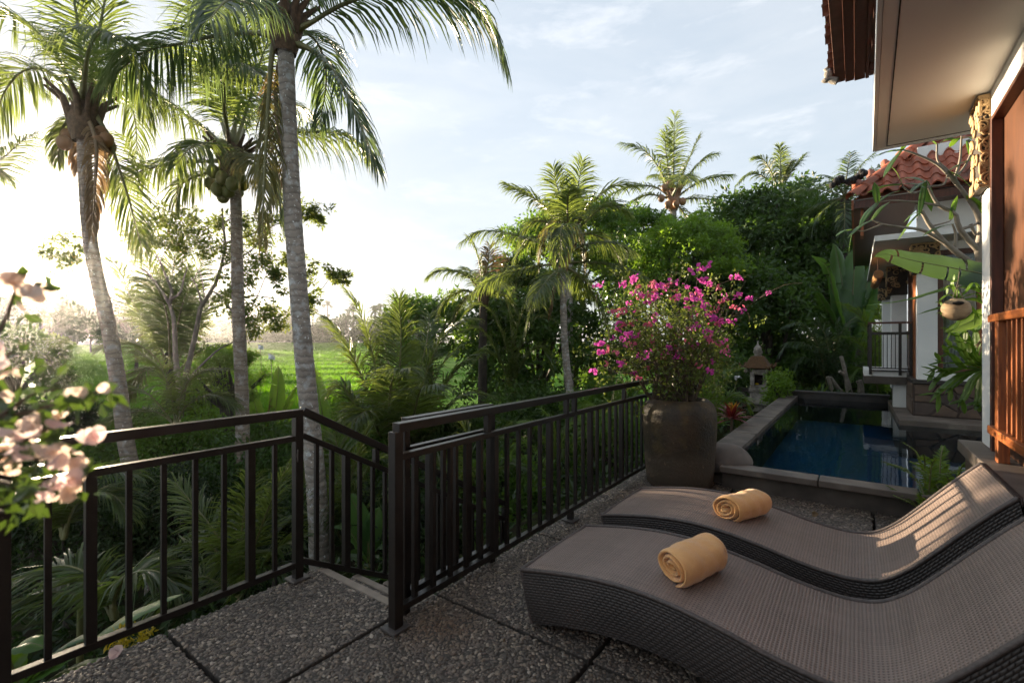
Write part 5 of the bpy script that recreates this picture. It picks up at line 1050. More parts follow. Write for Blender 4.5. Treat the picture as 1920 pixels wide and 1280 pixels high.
SH = [('fine-leaved shrub at the foot of the forked tree', (345, 850), 9.5, (85, 70), 60, 110, .10, 'leafmid'), ('dark shrub below the banana leaves beside the coconut palm', (500, 870), 9.5, (95, 75), 60, 110, .12, 'leafdark'),
      ('shrub with glossy leaves behind the sloping handrail', (650, 900), 9, (90, 85), 60, 110, .11, 'leafmid'), ('bright shrub below the young coconut palm', (680, 800), 12, (80, 60), 60, 100, .13, 'leafbright'),
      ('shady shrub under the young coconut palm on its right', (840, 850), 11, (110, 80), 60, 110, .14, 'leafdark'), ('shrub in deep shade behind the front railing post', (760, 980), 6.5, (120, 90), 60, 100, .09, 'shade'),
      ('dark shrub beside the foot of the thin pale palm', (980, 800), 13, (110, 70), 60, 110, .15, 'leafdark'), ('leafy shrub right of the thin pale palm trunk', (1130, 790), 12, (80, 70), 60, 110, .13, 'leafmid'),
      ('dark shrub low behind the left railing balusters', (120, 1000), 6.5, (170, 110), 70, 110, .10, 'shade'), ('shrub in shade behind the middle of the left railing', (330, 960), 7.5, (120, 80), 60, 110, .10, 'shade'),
      ('low shrub behind the railing corner post', (520, 1010), 6.5, (90, 90), 60, 100, .08, 'shade'), ('mid green shrub left of the forked tree trunk', (230, 840), 10, (90, 60), 70, 110, .12, 'leafmid'),
      ('yellowish shrub by the rice field under the feather palm', (390, 770), 13, (80, 60), 60, 100, .13, 'leafbright'), ('shrub with small bright leaves right of the stone shrine', (1462, 735), 10.6, (28, 40), 30, 60, .07, 'leafbright'),
      ('dark undergrowth shrub left of the stone shrine', (1330, 720), 13, (70, 70), 60, 100, .14, 'leafdark'), ('low dark shrub behind the end of the pool', (1560, 720), 14.6, (90, 60), 60, 100, .13, 'leafdark'),
      ('yellow-leaved weed poking up at the terrace edge by the left railing', (245, 1195), 2.45, (38, 26), 12, 14, .035, 'yellow'), ('low leafy shrub filling the bank under the right railing', (950, 930), 6.8, (110, 70), 60, 100, .09, 'leafmid'),
      ('dark leafy shrub behind the balusters nearest the pot', (1150, 850), 8, (70, 70), 50, 100, .10, 'leafmid')]
for i, (lb, c, dd, rp, n, per, sz, mt) in enumerate(SH):
    r = np.array([rp[0], sum(rp) / 2, rp[1]]) * dd / FPX; shrub(lb, P(*c, dd), r, n, per, sz, mt, 500 + i, trunk=dd > 3, trunk_r=.04)
# undergrowth on the bank, in the leaf colour darkened for shade
rg = np.random.default_rng(77); n = 900; ang = rg.uniform(R(60), R(185), n); rad = 3.5 + 22 * rg.random(n) ** .8
x = rad * np.cos(ang); y = rad * np.sin(ang) + .5; ok = (x < -3.1) | ((y > 13.2)) | ((x < -2.1) & (y > 4)); x = x[ok]; y = y[ok]
mb = MB(); leaf_cloud(mb, np.stack([x, y, terrain(x, y) + .15], -1), .55, 60, .16, 78, squash=.6, aspect=.45)
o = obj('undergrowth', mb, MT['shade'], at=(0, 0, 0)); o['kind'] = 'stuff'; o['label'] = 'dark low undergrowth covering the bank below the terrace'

# ------------------------------------------------------------------ bananas, heliconias
def clump(label, base, d, leaves, seed, mat='banana', cat='banana plant', name='banana_plant', stem=.07, group=None):
    g = ground_at(P(*base, d)); t = thing(name, label, cat, g, group); top = P(*base, d)
    obj('stem', MB().tube(curve([g, (g + top) / 2, top], 8), np.linspace(stem * 1.3, stem * .7, 8), 10), MT['rachis'], t, smooth=True)
    for i, (pts, W, kw) in enumerate(leaves):
        kw = dict(kw); m_ = kw.pop('mat', mat); bl(t, [top + (P(*pts[0], d) - top) * .3] + PP(pts, d), W, seed + i, m_, **kw)
    return t
clump('sunlit banana plant with upright leaves between the two right palm trunks', (505, 850), 13.5, [([(512, 800), (520, 740), (522, 685)], .55, dict(side=RT, tears=2)), ([(490, 800), (476, 750), (468, 708)], .5, dict(side=RT, tears=2)), ([(525, 800), (548, 740), (585, 700), (600, 715)], .5, dict(tears=4)), ([(490, 810), (470, 790), (455, 800)], .45, {}), ([(520, 810), (545, 780), (560, 790)], .5, {}), ([(505, 790), (508, 755), (512, 740)], .3, dict(mat='frondd', tears=6))], 600)
clump('banana plant behind the pale trunk by the railing corner', (610, 860), 11, [([(608, 800), (598, 740), (590, 690)], .5, dict(side=RT, tears=2)), ([(625, 810), (655, 770), (668, 740)], .45, dict(mat='bananad')), ([(630, 820), (670, 790), (700, 810)], .45, {}), ([(600, 830), (580, 800), (565, 830)], .4, dict(mat='bananad'))], 620)
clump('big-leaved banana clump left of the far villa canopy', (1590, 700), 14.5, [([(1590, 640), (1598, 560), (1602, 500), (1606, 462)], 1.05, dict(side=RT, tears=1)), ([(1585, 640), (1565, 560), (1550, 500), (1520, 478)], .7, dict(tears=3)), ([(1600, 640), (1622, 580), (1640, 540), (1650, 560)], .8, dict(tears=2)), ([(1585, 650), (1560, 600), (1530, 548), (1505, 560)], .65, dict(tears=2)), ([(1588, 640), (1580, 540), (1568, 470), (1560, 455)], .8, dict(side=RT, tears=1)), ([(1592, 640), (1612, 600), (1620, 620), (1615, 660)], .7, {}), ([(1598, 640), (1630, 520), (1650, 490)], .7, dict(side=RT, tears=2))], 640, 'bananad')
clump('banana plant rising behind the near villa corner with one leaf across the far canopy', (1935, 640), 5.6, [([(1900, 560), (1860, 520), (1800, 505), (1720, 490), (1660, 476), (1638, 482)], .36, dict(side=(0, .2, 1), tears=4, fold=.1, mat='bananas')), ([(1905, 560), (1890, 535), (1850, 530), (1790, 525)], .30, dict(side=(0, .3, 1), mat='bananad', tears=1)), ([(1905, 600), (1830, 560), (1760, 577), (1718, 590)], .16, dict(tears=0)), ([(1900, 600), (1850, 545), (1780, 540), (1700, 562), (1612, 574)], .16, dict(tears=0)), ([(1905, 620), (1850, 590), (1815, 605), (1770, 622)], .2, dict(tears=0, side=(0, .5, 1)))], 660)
clump('heliconia with broad pale green leaves at the terrace edge in the bottom left corner', (40, 1290), 2.6, [([(60, 1275), (130, 1235), (230, 1165), (345, 1112)], .20, dict(tears=1, fold=.5)), ([(30, 1270), (20, 1225), (50, 1205), (88, 1212)], .22, dict(tears=0)), ([(70, 1290), (110, 1265), (170, 1245), (235, 1260)], .16, dict(tears=0)), ([(50, 1280), (90, 1235), (140, 1200), (180, 1190)], .16, dict(tears=0, mat='bananad')), ([(30, 1285), (-20, 1240), (-60, 1200)], .2, dict(tears=0))], 680, 'banana', 'heliconia', 'heliconia', .03)
clump('dark heliconia standing in the shade between the left railing and the palms', (150, 1140), 4.2, [([(150, 1110), (158, 1060), (175, 1030)], .2, dict(mat='bananad', side=RT, tears=0)), ([(145, 1120), (120, 1080), (110, 1060)], .16, dict(mat='bananad', tears=0)), ([(155, 1120), (190, 1080), (230, 1070)], .16, dict(mat='bananad', tears=0))], 690, 'bananad', 'heliconia', 'heliconia', .03)
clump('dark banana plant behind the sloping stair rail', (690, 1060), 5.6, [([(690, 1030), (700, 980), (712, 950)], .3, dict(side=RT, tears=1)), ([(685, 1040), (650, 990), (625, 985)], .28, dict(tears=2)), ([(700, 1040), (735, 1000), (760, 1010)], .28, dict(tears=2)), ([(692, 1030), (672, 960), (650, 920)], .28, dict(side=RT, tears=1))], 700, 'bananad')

# ------------------------------------------------------------------ low palms under the railing, arecas
def low_palm(label, base, d, leaves, seed, mats=('frond', 'rachis'), name='young_palm', **kw):
    t = thing(name, label, 'palm', ground_at(P(*base, d)))
    for i, q in enumerate(leaves):
        pts, k2 = q if isinstance(q, tuple) else (q, {}); k3 = dict(L=.5, pairs=64, hang=.25, width=.026, r0=.016) | kw | k2; m_ = k3.pop('mats', mats)
        fo(t, [P(*base, d)] + PP(pts, d), m_, seed=seed + i, **k3)
    return t
low_palm('young palm arching behind the balusters left of the corner post', (445, 1130), 4.9, [[(436, 1096), (410, 1037), (377, 1016), (328, 1030), (262, 1090)], [(440, 1060), (394, 985), (361, 945), (328, 903)], [(460, 1070), (500, 960), (530, 890), (548, 862)], [(470, 1090), (520, 1030), (560, 1010)], [(450, 1060), (455, 980), (470, 900)], ([(430, 1110), (380, 1080), (330, 1100), (290, 1150)], {}), ([(465, 1100), (500, 1060), (530, 1080)], {})], 720)
low_palm('young palm with a leaf drooping low behind the left end of the railing', (215, 1160), 3.6, [[(190, 1129), (131, 1112), (70, 1114), (15, 1140)], [(215, 1120), (240, 1080), (290, 1070), (330, 1095)], [(205, 1120), (170, 1080), (120, 1060), (60, 1075)]], 740, L=.42)
low_palm('shaded young palm behind the second wide baluster on the left', (120, 1010), 5.6, [[(140, 950), (180, 925), (215, 930), (245, 968)], [(100, 960), (60, 925), (20, 940)], [(110, 950), (90, 900), (60, 880)], [(130, 960), (150, 900), (200, 880), (260, 890)]], 760)
low_palm('young palm with long leaves sweeping left under the forked tree', (330, 800), 8.6, [[(300, 775), (260, 770), (215, 785), (200, 800)], [(280, 740), (230, 725), (170, 745), (120, 770)], [(350, 760), (400, 740), (440, 760)], [(320, 740), (300, 690), (260, 660)], [(340, 740), (370, 700), (420, 690)]], 780, L=.6)
low_palm('young palm spreading behind the stair handrail', (640, 1010), 6.2, [[(620, 960), (590, 900), (560, 880)], [(650, 950), (690, 880), (730, 850)], [(640, 940), (640, 870), (625, 810)], [(660, 980), (720, 930), (770, 930)], [(620, 980), (570, 960), (530, 990)], [(645, 950), (665, 870), (690, 800)], [(650, 980), (690, 960), (720, 1000)]], 800)
low_palm('broad young palm low behind the doubled railing', (880, 980), 6.6, [[(860, 920), (810, 860), (770, 850)], [(900, 920), (950, 870), (990, 880)], [(880, 900), (880, 830), (860, 780)], [(860, 940), (800, 920), (750, 950)], [(910, 940), (960, 930), (1000, 970)], [(885, 910), (920, 840), (950, 800)]], 820)
low_palm('dark palm with drooping leaves left of the thin-trunked palm', (960, 770), 13.5, [[(955, 680), (930, 600), (900, 570), (870, 590)], [(960, 680), (975, 600), (1000, 560), (1030, 590)], [(950, 700), (915, 660), (890, 680)], [(970, 700), (1010, 650), (1035, 690)], [(960, 660), (955, 590), (945, 555)], [(948, 700), (905, 620), (865, 620)], [(965, 690), (1000, 600), (1040, 600)]], 815, L=.75, width=.045)
low_palm('palm with long arching leaves between the young coconut palm and the railing', (800, 900), 10.5, [[(790, 800), (750, 720), (700, 700)], [(805, 790), (820, 700), (860, 650)], [(800, 780), (790, 690), (770, 650)], [(815, 800), (870, 740), (920, 740)], [(785, 820), (730, 790), (690, 800)], [(815, 820), (860, 790), (900, 810)]], 818, L=.7, width=.04)
low_palm('yellow-green areca palm seen through the right railing', (1035, 930), 7.6, [[(1020, 870), (985, 830), (960, 850)], [(1040, 850), (1040, 800), (1020, 770)], [(1050, 870), (1085, 820), (1110, 830)], [(1035, 870), (1005, 800), (980, 790)], [(1050, 890), (1100, 870), (1130, 890)], [(1020, 890), (980, 880), (950, 920)], [(1045, 860), (1065, 800), (1085, 790)]], 840, ('areca', 'rachis'), 'areca_palm', L=.4)
low_palm('areca palm with bright leaves behind the railing left of the pot', (1150, 830), 9, [[(1130, 780), (1105, 760), (1085, 790)], [(1165, 780), (1200, 740), (1230, 755)], [(1150, 770), (1150, 735), (1130, 720)], [(1160, 790), (1190, 790), (1215, 810)], [(1140, 790), (1110, 790), (1095, 820)], [(1155, 770), (1170, 730), (1190, 720)]], 860, ('areca', 'rachis'), 'areca_palm', L=.4)
low_palm('areca palm with bright arching leaves right behind the pot', (1330, 830), 8.2, [[(1320, 750), (1312, 700), (1320, 670)], [(1345, 750), (1365, 700), (1385, 690)], [(1345, 775), (1370, 740), (1385, 745)], [(1310, 770), (1285, 730), (1270, 740)], [(1335, 740), (1342, 690), (1350, 675)], [(1345, 780), (1370, 770), (1385, 800)], [(1315, 780), (1295, 780), (1280, 810)], [(1355, 760), (1390, 745), (1405, 765)]], 880, ('areca', 'rachis'), 'areca_palm', L=.38)
low_palm('fan-leaved palm hanging over the far end of the pool', (1555, 770), 13.6, [[(1545, 690), (1530, 640), (1500, 605), (1470, 612)], [(1550, 680), (1520, 650), (1480, 640), (1462, 662)], [(1555, 680), (1548, 630), (1530, 600)], [(1560, 680), (1580, 620), (1605, 592)], [(1560, 700), (1600, 640), (1635, 640)], [(1545, 700), (1510, 670), (1485, 690)], [(1555, 690), (1570, 640), (1570, 600)]], 900, ('frondb', 'rachis'), 'areca_palm', L=.55, width=.04, hang=.4)
low_palm('areca palm with yellowish stems beside the far balcony', (1650, 780), 13.0, [[(1645, 700), (1640, 640), (1620, 590), (1590, 570)], [(1650, 690), (1660, 620), (1680, 580)], [(1640, 700), (1610, 640), (1580, 630)], [(1650, 680), (1650, 620), (1645, 570)], [(1645, 710), (1610, 690), (1590, 720)], [(1655, 690), (1690, 630), (1710, 640)], [(1642, 690), (1618, 600), (1575, 568)]], 920, ('areca', 'rachis'), 'areca_palm', L=.5, width=.032)

# ------------------------------------------------------------------ rosette plants
def rosette(label, c, n, L, W, mat, seed, cat, name, el=(80, 10), tips=None):
    t = thing(name, label, cat, c); rg = np.random.default_rng(seed)
    for i in range(n):
        az = i * 2.4 + rg.normal(0, .2); e = R(el[0] + (el[1] - el[0]) * i / n + rg.normal(0, 6)); l = L * rg.uniform(.75, 1.1); h = np.array([math.cos(az), math.sin(az), 0])
        p = [c, c + (h * math.cos(e) + [0, 0, math.sin(e)]) * l * .5, c + h * math.cos(e) * l * 1.0 + np.array([0, 0, math.sin(e) * l * .85 - .12 * l])]
        mb = MB(); blade(mb, p, W, seed + i, tears=0, fold=.3, tip=.6); obj('leaf', mb, [MT[mat if not tips or i > tips[1] else tips[0]], MT['rachis']], t, smooth=True)
    return t
rosette('red cordyline with a yellow-orange heart beside the pot', P(1372, 785, 6.9), 34, .38, .06, 'redleaf', 950, 'cordyline', 'cordyline', (85, -15), ('orange', 6))
t_ = bpy.data.objects['cordyline']; obj('stem', MB().tube([P(1372, 782, 6.9), P(1371, 850, 6.9), ground_at(P(1371, 850, 6.9))], .02, 7), MT['twig'], t_, smooth=True)
rosette('yellow croton glowing behind the right railing balusters', P(1050, 955, 7.0), 26, .36, .04, 'yellow', 960, 'croton', 'croton', (88, 20))
rosette('second yellow croton lower behind the right railing', P(1100, 935, 7.3), 20, .30, .04, 'orange', 965, 'croton', 'croton', (88, 20))
rosette('strap-leaved bright plant on the far pool edge', P(1535, 752, 13.0), 14, .75, .11, 'banana', 970, 'lily plant', 'lily_plant', (75, 25))
rosette('strap-leaved plant at the left far corner of the pool', P(1502, 745, 13.3), 12, .55, .09, 'bananad', 975, 'lily plant', 'lily_plant', (80, 35))
rosette('spider lily plant on the far pool edge below the cut stems', P(1590, 752, 12.95), 20, .55, .05, 'leafbright', 980, 'lily plant', 'lily_plant', (80, 10))
rosette('small lily plant on the far pool edge beside the balcony pier', P(1668, 758, 12.9), 14, .5, .05, 'leafmid', 985, 'lily plant', 'lily_plant', (80, 10))
rosette('broad-leaved plant between the pot and the pool wall', P(1345, 800, 7.6), 14, .35, .08, 'leafmid', 990, 'foliage plant', 'foliage_plant', (70, 10))
cs = thing('cut_frangipani', 'cluster of pale cut-back frangipani stems standing by the far pool edge', 'cut stems', P(1590, 755, 12.8))
for a, b, c_ in (((1592, 750), (1585, 700), (1577, 668)), ((1598, 750), (1588, 710), (1574, 696)), ((1562, 740), (1556, 718), (1552, 706)), ((1610, 750), (1612, 725), (1608, 714)), ((1618, 750), (1616, 725), (1613, 712)), ((1590, 745), (1572, 728), (1557, 707))):
    obj('stem', MB().tube(curve(PP([a, b, c_], 12.8), 8), np.linspace(.055, .045, 8), 8), MT['plumbark'], cs, smooth=True)
fr = thing('fern', 'feathery fern growing by the pool beside the rear lounger head', 'fern', (.62, 5.4, .2)); rg = np.random.default_rng(12)
for i in range(16):
    az = i * 2.4; L_ = rg.uniform(.3, .5); e = R(rg.uniform(25, 80)); b = np.array([.56 + .10 * math.cos(i), 5.32 + .22 * math.sin(i * 1.7), .2]); h = np.array([math.cos(az), math.sin(az), 0])
    fo(fr, [b, b + h * L_ * .4 * math.cos(e) + [0, 0, L_ * .6 * math.sin(e)], b + h * L_ * math.cos(e) + [0, 0, L_ * .8 * math.sin(e)]], ('areca', 'rachis'), seed=i, L=.075, pairs=26, hang=.15, width=.016, r0=.004, v=.1, petiole=.08)
fr2 = thing('fern', 'small low fern in front of the pool coping by the lounger back', 'fern', (.45, 5.0, 0)); 
for i in range(10):
    az = i * 2.4; b = np.array([.46, 5.0, .0]); h = np.array([math.cos(az), math.sin(az), 0]); L_ = rg.uniform(.25, .4); e = R(rg.uniform(35, 80))
    fo(fr2, [b, b + h * L_ * .4 * math.cos(e) + [0, 0, L_ * .6 * math.sin(e)], b + h * L_ * math.cos(e) + [0, 0, L_ * .85 * math.sin(e)]], ('areca', 'rachis'), seed=i, L=.06, pairs=24, hang=.15, width=.014, r0=.004, v=.1, petiole=.08)

# ------------------------------------------------------------------ frangipani, staghorn ferns, hanging coconut
fg = thing('frangipani', 'bare-branched frangipani with a few long leaves in front of the far villa', 'tree', (1.75, 6.9, .1)); d = 6.0
B = [([(1960, 640), (1890, 560), (1845, 512), (1800, 478), (1772, 455), (1745, 425), (1728, 395)], .06, .02), ([(1845, 512), (1835, 470), (1840, 430), (1828, 390), (1800, 352), (1790, 335)], .05, .018), ([(1772, 455), (1730, 432), (1690, 426), (1655, 420), (1635, 412)], .025, .008), ([(1655, 420), (1620, 433), (1600, 430)], .012, .004), ([(1835, 470), (1800, 430), (1790, 400), (1760, 385), (1740, 350), (1735, 338)], .035, .012), ([(1760, 385), (1710, 378), (1670, 376), (1645, 380)], .018, .006), ([(1800, 352), (1760, 310), (1720, 290), (1690, 280)], .022, .009), ([(1828, 390), (1842, 365), (1850, 350)], .02, .01), ([(1790, 335), (1800, 300), (1803, 255)], .016, .009), ([(1790, 335), (1775, 318), (1758, 300), (1757, 270)], .016, .009), ([(1790, 335), (1810, 310), (1822, 280), (1815, 262)], .015, .008), ([(1740, 350), (1715, 362), (1695, 352), (1692, 345)], .014, .008), ([(1740, 350), (1770, 345), (1778, 320)], .014, .008), ([(1800, 430), (1830, 420), (1845, 400)], .02, .01), ([(1790, 470), (1792, 440), (1786, 420)], .022, .01), ([(1745, 425), (1780, 415), (1782, 410)], .012, .006), ([(1820, 420), (1830, 440), (1838, 430)], .02, .01), ([(1802, 480), (1805, 500), (1830, 505), (1842, 495)], .014, .007)]
bt = MB()
for pts, a, b in B: bt.tube(curve(PP(pts, d), 14), np.linspace(a, b, 14) * 1.05, 8)
bt.tube(curve([np.array([1.75, 6.9, -.1]), np.array([1.7, 6.9, .8]), P(1960, 640, d)], 8), np.linspace(.11, .07, 8), 10)
obj('branches', bt, MT['plumbark'], fg, smooth=True); rg = np.random.default_rng(21)
for i, (x, y, dx, dy) in enumerate([(1692, 345, -20, -30), (1690, 282, -40, 10), (1690, 282, -30, 45), (1690, 282, 20, -25), (1757, 272, 30, -10), (1757, 272, -25, -14), (1735, 340, -25, 20), (1735, 340, 10, 50), (1735, 340, -40, -4), (1803, 258, 30, 8), (1803, 258, -20, 16), (1850, 350, -20, -30), (1600, 430, -30, 12), (1600, 430, -8, 40), (1635, 412, -40, 30), (1635, 412, 30, -30), (1645, 380, -30, 40), (1645, 380, -5, -34), (1645, 380, 40, -20), (1728, 395, -30, 20), (1728, 395, -40, 50), (1782, 412, 12, -40), (1786, 420, -50, 20), (1692, 345, 40, 8), (1690, 280, -60, 20), (1845, 400, -30, -30), (1815, 262, 10, 40), (1692, 345, -60, 15), (1735, 338, -10, 60), (1778, 320, 50, -20), (1778, 320, 40, 30), (1850, 350, 5, 40)]):
    z = rg.normal(0, .12); s = 1.15; p = PP([(x, y), (x + dx * .5 * s, y + dy * .5 * s - 5, z), (x + dx * s, y + dy * s, z * 2)], d)
    bl(fg, p, rg.uniform(.075, .12), 30 + i, 'bananad' if i % 5 else 'leafmid', tears=0, fold=.25, tip=.75, wave=.02, basew=.4)
def staghorn(label, c, leaves, d, W, seed, mat='leafmid'):
    t = thing('staghorn_fern', label, 'fern', c); rg = np.random.default_rng(seed)
    for i, pts in enumerate(leaves):
        p = PP(pts, d); mb = MB(); blade(mb, [c] + p, W * .8, seed + i, tears=0, tip=.8, wave=.06, basew=.3)
        for s in (-1, 1):
            tipv = p[-1] - p[-2]; q = p[-2] + tipv * .35; sd = norm(np.cross(tipv, FW)) * s; mb2 = blade(mb, [q, q + tipv * .4 + sd * np.linalg.norm(tipv) * .35, q + tipv * .75 + sd * np.linalg.norm(tipv) * .6], W * .5, seed + i + 60, tears=0, tip=.7)
        obj('leaf', mb, [MT[mat], MT['leafmid']], t, smooth=True)
    return t
staghorn('large staghorn fern spilling down behind the near villa corner', P(1848, 690, 5.8), [[(1800, 690), (1765, 705), (1738, 715)], [(1805, 700), (1770, 725), (1742, 755)], [(1800, 680), (1770, 680), (1750, 672)], [(1815, 665), (1790, 650), (1772, 645)], [(1825, 660), (1810, 625), (1802, 608)], [(1835, 670), (1830, 630), (1828, 610)], [(1825, 710), (1810, 740), (1795, 765)], [(1840, 710), (1835, 745), (1825, 765)], [(1800, 690), (1780, 690), (1748, 700)], [(1812, 670), (1800, 640), (1790, 615)], [(1840, 700), (1850, 740), (1845, 770)], [(1790, 700), (1760, 690), (1735, 700)], [(1810, 690), (1785, 665), (1765, 658)], [(1815, 700), (1790, 720), (1770, 740)], [(1820, 680), (1815, 650), (1800, 630)]], 5.8, .17, 700, 'leafmid')
hn = thing('hanging_coconut', 'hanging coconut-husk planter tied under the frangipani with a fern tuft', 'planter', P(1793, 580, 5.3))
mb = MB(); mb.ball(P(1793, 580, 5.3), (.13, .115, .125), nu=16, nv=12, jit=.025, seed=2); obj('husk', mb, MT['husk'], hn, smooth=True)
mb = MB(); mb.ball(P(1797, 568, 5.21), (.05, .03, .022), nu=10, nv=6); obj('husk_opening_shade', mb, MT['gap'], hn, smooth=True)  # dark ball on the husk; shade of a hole put into its colour
mb = MB(); 
for a in ((1793, 565), (1806, 560), (1785, 562)): mb.tube(PP([a, (1796, 530), (1800, 500)], 5.3), .004, 4)
obj('cord', mb, MT['twig'], hn)
sf = staghorn('small staghorn fern hanging round the coconut planter', P(1796, 560, 5.38), [[(1780, 552), (1765, 560), (1760, 570)], [(1790, 545), (1785, 530), (1795, 520)], [(1810, 555), (1830, 550), (1842, 560)], [(1808, 565), (1825, 580), (1838, 600)], [(1800, 590), (1790, 615), (1770, 625)], [(1785, 565), (1770, 580), (1762, 592)], [(1812, 545), (1825, 530), (1840, 540)], [(1795, 545), (1780, 535), (1770, 545)]], 5.38, .07, 760, 'leafbright')
dl = thing('dry_leaf_bunch', 'small bunch of dry straw-coloured leaves by the near villa wall corner', 'dry leaves', P(1845, 640, 5.6))
for i, pts in enumerate([[(1838, 640), (1830, 655)], [(1842, 645), (1835, 668)], [(1840, 638), (1826, 650)], [(1845, 650), (1842, 672)]]): bl(dl, [P(1850, 625, 5.6)] + PP(pts, 5.6), .035, 40 + i, 'frondd', tears=0)

# ------------------------------------------------------------------ bougainvilleas
def bract(mb, c, r, seed, m):
    """one papery flower: three folded bracts"""
    rg = np.random.default_rng(seed); ax = norm(rg.normal(size=3) + [0, 0, -.2]); u = norm(np.cross(ax, rg.normal(size=3))); w = np.cross(ax, u)
    for k in range(3):
        a = k * 2.094 + rg.normal(0, .2); d = u * math.cos(a) + w * math.sin(a); t = np.cross(ax, d); s = np.linspace(0, 1, 7); wd = 1.25 * np.clip(s, 0, 1) ** .55 * (1 - s) ** .75 + .03
        open_ = rg.uniform(.55, 1.0)
        rows = []
        for q in (-1, -.5, 0, .5, 1):
            rows.append(c + r * (d[None] * (s * open_)[:, None] + ax[None] * (s * (1.25 - open_) - .25 * s * s)[:, None] + t[None] * (wd * q)[:, None] + ax[None] * (abs(q) * wd * .30 + .02 * np.sin(s * 7 + q * 3 + seed))[:, None]))
        mb.grid(np.stack(rows, 0), m=m)
bg = thing('bougainvillea', 'magenta bougainvillea bush with twiggy sprays planted in the big pot', 'bougainvillea', PC + [0, 0, .815]); rg = np.random.default_rng(31); D = 4.95
stem0 = [(1240, 752), (1265, 750), (1285, 752), (1225, 755), (1300, 755)]
st = MB(); tips = []
env = [(1110, 535), (1150, 600), (1115, 690), (1130, 660), (1190, 520), (1230, 560), (1265, 590), (1310, 505), (1330, 530), (1380, 520), (1440, 548), (1395, 560), (1345, 650), (1370, 660), (1335, 600), (1300, 640), (1240, 640), (1180, 640), (1150, 690), (1200, 690), (1250, 690), (1290, 560), (1200, 570), (1170, 560), (1260, 520), (1320, 580), (1350, 560), (1280, 640), (1310, 690), (1345, 690), (1215, 610), (1180, 600), (1150, 640), (1230, 520), (1300, 600), (1280, 500), (1350, 620), (1130, 620), (1140, 700), (1375, 600)]
for i, e in enumerate(env):
    a = P(*stem0[i % 5], D); b = P(e[0], e[1], D + rg.normal(0, .28)); mid = (a + b) / 2 + rg.normal(0, .05, 3) + [0, 0, .10]; mid[:2] = a[:2] * .55 + b[:2] * .45
    pt = curve([a, a * .6 + mid * .4 + rg.normal(0, .03, 3), mid, b], 16); st.tube(pt, np.linspace(.013 if i < 12 else .008, .0022, 16), 5, cap=False); tips.append(b)
    for j in range(6):
        s = pt[rg.integers(5, 15)]; e2 = s + rg.normal(0, .16, 3) + [0, 0, .04]; st.tube(curve([s, (s + e2) / 2 + rg.normal(0, .03, 3), e2], 6), np.linspace(.004, .0015, 6), 4, cap=False); tips.append(e2)
for i in range(5): st.tube(curve([P(*stem0[i], D) - [0, 0, .12], P(*stem0[i], D), P(stem0[i][0] + rg.normal(0, 12), 700, D)], 8), np.linspace(.03, .016, 8), 7)
obj('stems', st, MT['twig'], bg, smooth=True); tips = np.array(tips)
dx_ = np.abs((tips - P(1255, 610, D)) @ RT); near = tips[dx_ < .62]; mb = MB(); leaf_cloud(mb, near[rg.permutation(len(near))[:190]], .10, 22, .042, 32, aspect=.6); ins = np.array([P(1245 + rg.normal(0, 62), 635 + rg.normal(0, 52), D + rg.normal(0, .3)) for _ in range(110)]); leaf_cloud(mb, ins, .10, 20, .042, 33, aspect=.6)
low = np.array([P(1258 + rg.normal(0, 28), 725 + rg.normal(0, 14), D + rg.normal(0, .12)) for _ in range(26)]); leaf_cloud(mb, low, .07, 10, .045, 34, aspect=.4)
obj('foliage', mb, MT['bougleaf'], bg)
fl = [(1115, 535), (1125, 537), (1187, 523), (1189, 518), (1167, 531), (1188, 545), (1236, 555), (1300, 507), (1316, 504), (1327, 498), (1316, 522), (1330, 533), (1323, 530), (1310, 548), (1309, 560), (1372, 520), (1385, 518), (1381, 521), (1384, 553), (1405, 560), (1441, 548), (1360, 557), (1330, 588), (1340, 595), (1346, 600), (1228, 596), (1225, 592), (1304, 612), (1300, 605), (1159, 613), (1160, 620), (1147, 635), (1125, 645), (1179, 648), (1188, 651), (1276, 628), (1265, 630), (1330, 640), (1340, 636), (1353, 655), (1363, 662), (1248, 660), (1239, 664), (1294, 642), (1281, 676), (1138, 682), (1165, 683), (1171, 681), (1115, 697), (1198, 709), (1337, 676), (1310, 684), (1332, 697), (1388, 578), (1391, 585), (1375, 575), (1192, 627), (1225, 640), (1254, 612), (1213, 607), (1180, 568), (1163, 587), (1234, 535), (1223, 531), (1246, 538), (1345, 540), (1320, 575), (1355, 565), (1370, 603), (1140, 655), (1128, 660), (1155, 660), (1262, 648), (1268, 655), (1200, 665), (1213, 690), (1187, 700), (1260, 560), (1290, 575), (1347, 645), (1358, 640)]
fl += [(int(1250 + 105 * math.cos(a) * r), int(600 + 75 * math.sin(a) * r)) for a, r in zip(rg.uniform(0, 6.28, 60), rg.uniform(.2, 1, 60) ** .5)]
for i, (x, y) in enumerate(fl):
    c = P(x, y, D + rg.normal(0, .22) - .15); faded = (i > 34 and i % 2); mb = MB()
    for k in range(int(rg.integers(5, 10)) if not faded else int(rg.integers(3, 6))): bract(mb, c + rg.normal(0, .019, 3) * [1, 1, .8], rg.uniform(.021, .030), i * 20 + k, 0)
    obj('flower_cluster', mb, MT['magenta2' if faded else 'magenta'], bg, smooth=True)
